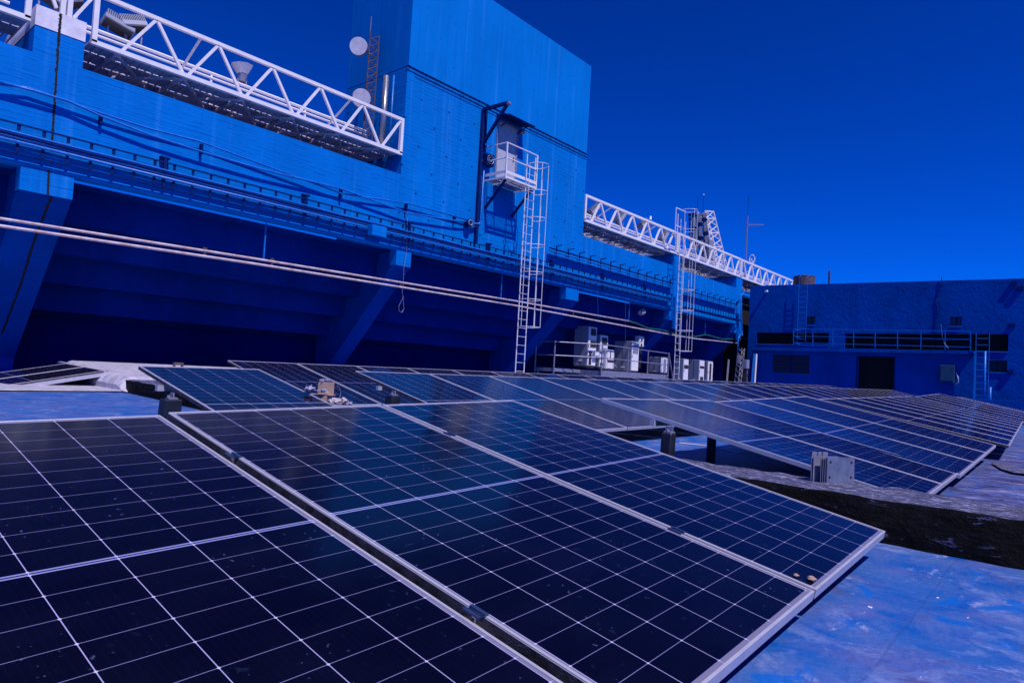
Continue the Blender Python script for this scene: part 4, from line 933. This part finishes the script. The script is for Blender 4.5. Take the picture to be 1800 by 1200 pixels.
for i, (pts, lb) in enumerate((([(1297,620),(1297,600),(1300,588),(1305,590),(1303,560),(1303,520),(1308,512)], 'blue downpipe at the end of the stand'), ([(1314,640),(1316,605),(1317,592),(1320,596),(1317,605),(1322,609)], 'short blue bent pipe beside the far building'))):
    m = MB(); m.tube([PY(15.7, a, b) for a, b in pts], .05, 8); tag(m.build('down_pipe', 'blue_metal', smooth=True), lb, 'pipe', 'downpipes')
# dark gap contents: corrugated strips behind the gap
gp = thing('rear_shed', (41.5, 22, -.8), 'pale corrugated shed sides seen in the slot between stand and far building', 'shed')
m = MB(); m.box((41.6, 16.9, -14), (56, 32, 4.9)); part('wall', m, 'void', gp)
for zz in (6.35, 5.98, 5.75): 
    m = MB(); m.bar((39.9, 17.2, zz), (52, 17.2, zz), .07); part('batten', m, 'white_paint', gp)
m = MB(); m.box((41.3, 17.4, 4.4), (50, 17.9, 5.75)); part('stained_wall', m, 'rust', gp)

# ------------------------------------------------------------------ far building (faces the camera side)
XB = 39.6
fbld = thing('far_building', (XB, 5, ZR), 'blue stuccoed building across the roof end with long dark slots and a railed ledge', 'building')
ye, yr = PX(XB, 1316.5, 560).y, -9.0
zt0, zt1 = PX(XB, 1318, 503).z, PX(XB, 1800, 490).z
def zr(y): return zt0+(zt1-zt0)*(ye-y)/(ye-PX(XB, 1800, 490).y)
def pq(x, y): p = PX(XB, x, y); return p.y, p.z
# wall with rectangular openings: grid subdivision in the y-z plane
op = []
for (xa, ya, xb, yb) in ((1330, 584.5, 1456.5, 605), (1485, 586.5, 1772, 615), (1417, 556, 1432.5, 571), (1670, 556.5, 1690.5, 573), (1735, 633.5, 1770, 654)):
    a = pq(xa, ya); b = pq(xb, yb); c = pq(xa, yb); op.append((min(a[0], b[0]), max(a[0], b[0]), (b[1]+c[1])/2, (a[1]+pq(xb, ya)[1])/2))
ysx = sorted(set([ye, yr]+[v for o_ in op for v in o_[:2]])); zsx = sorted(set([ZR-.2]+[v for o_ in op for v in o_[2:]]+[5.6]))
m = MB()
for i in range(len(ysx)-1):
    for j in range(len(zsx)-1):
        yc, zc_ = (ysx[i]+ysx[i+1])/2, (zsx[j]+zsx[j+1])/2
        if any(o_[0] < yc < o_[1] and o_[2] < zc_ < o_[3] for o_ in op): continue
        m.add([(XB, ysx[i], zsx[j]), (XB, ysx[i+1], zsx[j]), (XB, ysx[i+1], zsx[j+1]), (XB, ysx[i], zsx[j+1])], [(0, 1, 2, 3)])
n = 40
for i in range(n):
    a = yr+(ye-yr)*i/n; b = yr+(ye-yr)*(i+1)/n
    m.add([(XB, a, 5.6), (XB, b, 5.6), (XB, b, zr(b)), (XB, a, zr(a))], [(0, 1, 2, 3)])
for (a, b, c, d) in op:      # reveals
    e = XB+.28
    m.add([(XB, a, c), (XB, b, c), (e, b, c), (e, a, c)], [(0,1,2,3)]); m.add([(XB, a, d), (XB, b, d), (e, b, d), (e, a, d)], [(0,1,2,3)])
    m.add([(XB, a, c), (XB, a, d), (e, a, d), (e, a, c)], [(0,1,2,3)]); m.add([(XB, b, c), (XB, b, d), (e, b, d), (e, b, c)], [(0,1,2,3)])
m.add([(XB, ye, ZR-.2), (XB, ye, zr(ye)), (XB+9, ye, zr(ye)), (XB+9, ye, ZR-.2)], [(0,1,2,3)])
m.add([(XB, yr, zr(yr)), (XB, ye, zr(ye)), (XB+9, ye, zr(ye)-.3), (XB+9, yr, zr(yr)-.3)], [(0,1,2,3)])
wb = part('wall', m, 'stucco', fbld)
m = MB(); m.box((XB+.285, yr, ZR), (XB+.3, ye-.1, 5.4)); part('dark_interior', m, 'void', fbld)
for k, (a, b, c, d) in enumerate(op):
    m = MB(); m.bar((XB-.01, a, c-.02), (XB-.01, b, c-.02), .06, .05); part('sill', m, 'blue_metal', fbld)
    if k >= 2:
        m = MB(); m.box((XB+.2, a, c), (XB+.22, b, d)); w_ = part('window', m, 'teal' if k < 4 else 'dark_vent', fbld)
        m = MB(); m.box((XB+.17, (a+b)/2-.02, c), (XB+.199, (a+b)/2+.02, d)); part('mullion', m, 'navy_metal', w_)
m = MB()
for i in range(n):
    a = yr+(ye-yr)*i/n; b = yr+(ye-yr)*(i+1)/n; m.bar((XB+.11, a, zr(a)+.012), (XB+.11, b, zr(b)+.012), .2, .03)
part('coping', m, 'blue_metal', fbld)
# annex slab and lower wall
XS, XW = 38.52, 38.76
sa = PX(XS, 1318, 606); sb = PX(XS, 1712, 617)
m = MB(); m.hexa([(XS, sa.y, sa.z-.30), (XS, sb.y, sb.z-.14), (XB-.002, sb.y, sb.z-.14), (XB-.002, sa.y, sa.z-.30)], [(XS, sa.y, sa.z-.12), (XS, sb.y, sb.z+.0), (XB-.002, sb.y, sb.z+.0), (XB-.002, sa.y, sa.z-.12)])
part('ledge_slab', m, 'stucco', fbld)
wy0 = PX(XW, 1712, 640).y; wy1 = sa.y-.1
dA = PX(XW, 1508, 627); dB = PX(XW, 1570, 684); 
m = MB(); dy0, dy1, dz = min(dA.y, dB.y), max(dA.y, dB.y), dA.z
wtop = sb.z-.16
for (a, b, z0_, z1_) in ((wy0, dy0, ZR-.2, wtop), (dy1, wy1, ZR-.2, wtop), (dy0, dy1, dz, wtop)):
    m.add([(XW, a, z0_), (XW, b, z0_), (XW, b, z1_), (XW, a, z1_)], [(0,1,2,3)])
for yy in (dy0, dy1): m.add([(XW, yy, ZR-.2), (XW+.3, yy, ZR-.2), (XW+.3, yy, dz), (XW, yy, dz)], [(0,1,2,3)])
m.add([(XW, wy0, ZR-.2), (XB-.003, wy0, ZR-.2), (XB-.003, wy0, wtop), (XW, wy0, wtop)], [(0,1,2,3)])
m.add([(XW, wy1, ZR-.2), (XB-.003, wy1, ZR-.2), (XB-.003, wy1, wtop), (XW, wy1, wtop)], [(0,1,2,3)])
part('annex_wall', m, 'stucco', fbld)
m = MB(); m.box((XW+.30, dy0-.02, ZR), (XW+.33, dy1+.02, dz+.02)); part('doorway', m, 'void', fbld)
m = MB(); m.box((XW-.02, dy0-.06, ZR), (XW+.02, dy0, dz)); m.box((XW-.02, dy1, ZR), (XW+.02, dy1+.06, dz)); m.box((XW-.02, dy0-.06, dz), (XW+.02, dy1+.06, dz+.06)); part('door_frame', m, 'navy_metal', fbld)
la = PX(XW, 1360, 623); lb_ = PX(XW, 1422, 657)
m = MB(); m.box((XW-.01, lb_.y, lb_.z), (XW+.02, la.y, la.z)); lw = part('louvred_window', m, 'dark_vent', fbld)
m = MB()
for k in range(6): z = lb_.z+(la.z-lb_.z)*(k+.5)/6; m.bar((XW-.03, lb_.y, z), (XW-.03, la.y, z), .03, .05)
m.bar((XW-.03, (la.y+lb_.y)/2, lb_.z), (XW-.03, (la.y+lb_.y)/2, la.z), .05); part('slats', m, 'navy_metal', lw)
# ledge railing
rl = thing('ledge_railing', (XS, 9, sb.z), 'thin blue railing along the ledge of the far building', 'railing')
pa, pb = PX(XS+.05, 1395, 578), PX(XS+.05, 1706, 582); ba, bb_ = PX(XS+.05, 1395, 604), PX(XS+.05, 1706, 612)
for f_ in (0, .48, .93): 
    m = MB(); m.bar(pa.lerp(ba, f_), pb.lerp(bb_, f_), .035 if f_ else .045); part('rail', m, 'blue_metal', rl)
    m = MB(); e = V(1.3, 0, 0); m.bar(pa.lerp(ba, f_), pa.lerp(ba, f_)+e, .035); part('rail', m, 'blue_metal', rl)
for k in range(9): t_ = k/8; m = MB(); m.bar(pa.lerp(pb, t_), ba.lerp(bb_, t_)-V(0, 0, .1), .04); part('rail_post', m, 'blue_metal', rl)
# wall ladders on the far building
def wladder(xa, ya, xb, yb, w, Xp, lbl, hook=True):
    a = PX(Xp, xa, ya); b = PX(Xp, xb, yb)
    r = thing('wall_ladder', (Xp, b.y, b.z), lbl, 'ladder', 'ladders on the far building')
    yc = b.y
    for s_ in (0, -w):
        m = MB(); pts = [(Xp, yc+s_, b.z), (Xp, yc+s_, a.z)]
        if hook: pts += [(Xp, yc+s_, a.z+.5), (Xp+.25, yc+s_, a.z+.65), (XB+.15, yc+s_, a.z+.45)]
        m.tube(pts, .014, 6); part('rail', m, 'blue_metal', r)
    z = b.z+.15
    while z < a.z: m = MB(); m.tube([(Xp, yc, z), (Xp, yc-w, z)], .009, 5); part('rung', m, 'blue_metal', r); z += .30
wladder(1403, 503, 1401, 600, .46, XB-.16, 'thin ladder from the ledge to the roof edge of the far building')
wladder(1716, 585, 1713, 700, .52, XS-.05, 'thin ladder up to the ledge at its right end', False)
# pipe stubs, conduits
q = PX(XB-.20, 1346, 512)
m = MB(); m.cyl((XB, q.y, q.z+.02), q, .075, n=12); tag(m.build('pipe_stub', 'white_old'), 'short white pipe stub high on the left of the far building', 'pipe')
for i, (x, y) in enumerate(((1782, 498), (1793, 506), (1779, 571), (1776, 653))):
    q = PX(XB-.10, x, y); m = MB(); m.box((XB-.10, q.y-.12, q.z-.08), (XB, q.y+.12, q.z+.08)); tag(m.build('wall_bracket', 'navy_metal'), ['topmost bracket at the right end of the far building', 'bracket just below the topmost at the right end', 'bracket right of the long dark slot', 'bracket beside the low dark window at the right end'][i], 'bracket', 'brackets on the far building')
m = MB(); m.tube([PX(XB-.035, a, b) for a, b in ((1655,487),(1655,500),(1651,515),(1647,525),(1650,529),(1651,545),(1648,560),(1647,584))], .018, 6); tag(m.build('wall_cable', 'navy_metal'), 'dark cable zigzagging down the far building above the slot', 'cable')
m = MB(); m.tube([PX(XS-.02, a, b) for a, b in ((1654,570),(1656,590),(1660,603),(1667,612))], .009, 5); tag(m.build('loose_cable', 'galv'), 'thin pale cable hanging over the ledge railing', 'cable')
q = PX(XW-.02, 1680, 660); r = thing('electrical_cabinet', (XW, q.y, q.z), 'teal electrical cabinet on the shaded annex wall', 'cabinet')
a = PX(XW-.25, 1652, 641); b = PX(XW-.25, 1677, 671); m = MB(); m.box((XW-.25, b.y, b.z), (XW, a.y, a.z)); part('box', m, 'teal', r, bevel=.01); m = MB(); m.box((XW-.262, b.y+.05, b.z+.05), (XW-.251, a.y-.05, a.z-.05)); part('door', m, 'teal', r)
m = MB(); m.tube([PX(XW-.1, a, b) for a, b in ((1676,660),(1676,672),(1680,675),(1685,671),(1684,664),(1681,655))], .03, 6); tag(m.build('white_hose', 'white_paint', smooth=True), 'white curled hose below the teal cabinet', 'hose')
q = PX(XS-.3, 1735, 700)
for i, (x, lb) in enumerate(((1732, 'blue standpipe right of the ledge ladder'), (1741, 'shorter blue standpipe near the right edge'))):
    a = PX(XS-.4, x, 617 if i == 0 else 680); m = MB(); m.tube([(XS-.4, a.y, ZR), (XS-.4, a.y, a.z)], .045, 8); tag(m.build('stand_pipe', 'blue_metal', smooth=True), lb, 'pipe', 'standpipes')
# roof things on the far building
m = MB(); c0 = PX(46.0, 1413, 505); hh = PX(46.0, 1413, 487).z
r = thing('water_tank', (46, c0.y, 5.5), 'rusty round water tank on the roof of the far building', 'tank'); rad = abs(PX(46.0, 1395, 495).y-PX(46.0, 1432, 495).y)/2
m.cyl((46, c0.y, 5.3), (46, c0.y, hh), rad, n=28); part('drum', m, 'rust', r); m = MB(); m.cyl((46, c0.y, hh), (46, c0.y, hh+.06), rad*1.02, rad*.9, 28); part('lid', m, 'dark_vent', r)
m = MB(); a = PX(XB+.5, 1458, 476); m.bar((XB+.5, a.y, 5.7), (XB+.5, a.y, a.z), .09); tag(m.build('roof_post', 'rust'), 'dark post sticking up from the far building roof edge', 'post')
for i, x in enumerate((1404, 1417.5)):
    pass
# raised blue upstand at the far right behind the panels
m = MB(); m.box((34.5, -9, ZR-.1), (39.0, 4.2, -.05)); tag(m.build('roof_plinth', 'stucco'), 'low blue plinth behind the far right panels', 'plinth')
# flat irregular dark patch on the roof near the right edge
t_ = 0
for i, (pts, mt_, lb) in enumerate((([(1742, 813), (1768, 815), (1800, 824), (1835, 834), (1810, 834), (1780, 830), (1760, 824)], 'beam_top', 'irregular dark patch on the roof right of the panels'),)):
    m = MB(); P = [PZ(ZR+.018, a, b) for a, b in pts]; m.prism(P, (0, 0, .004)); tag(m.build('roof_patch', mt_), lb, 'membrane')
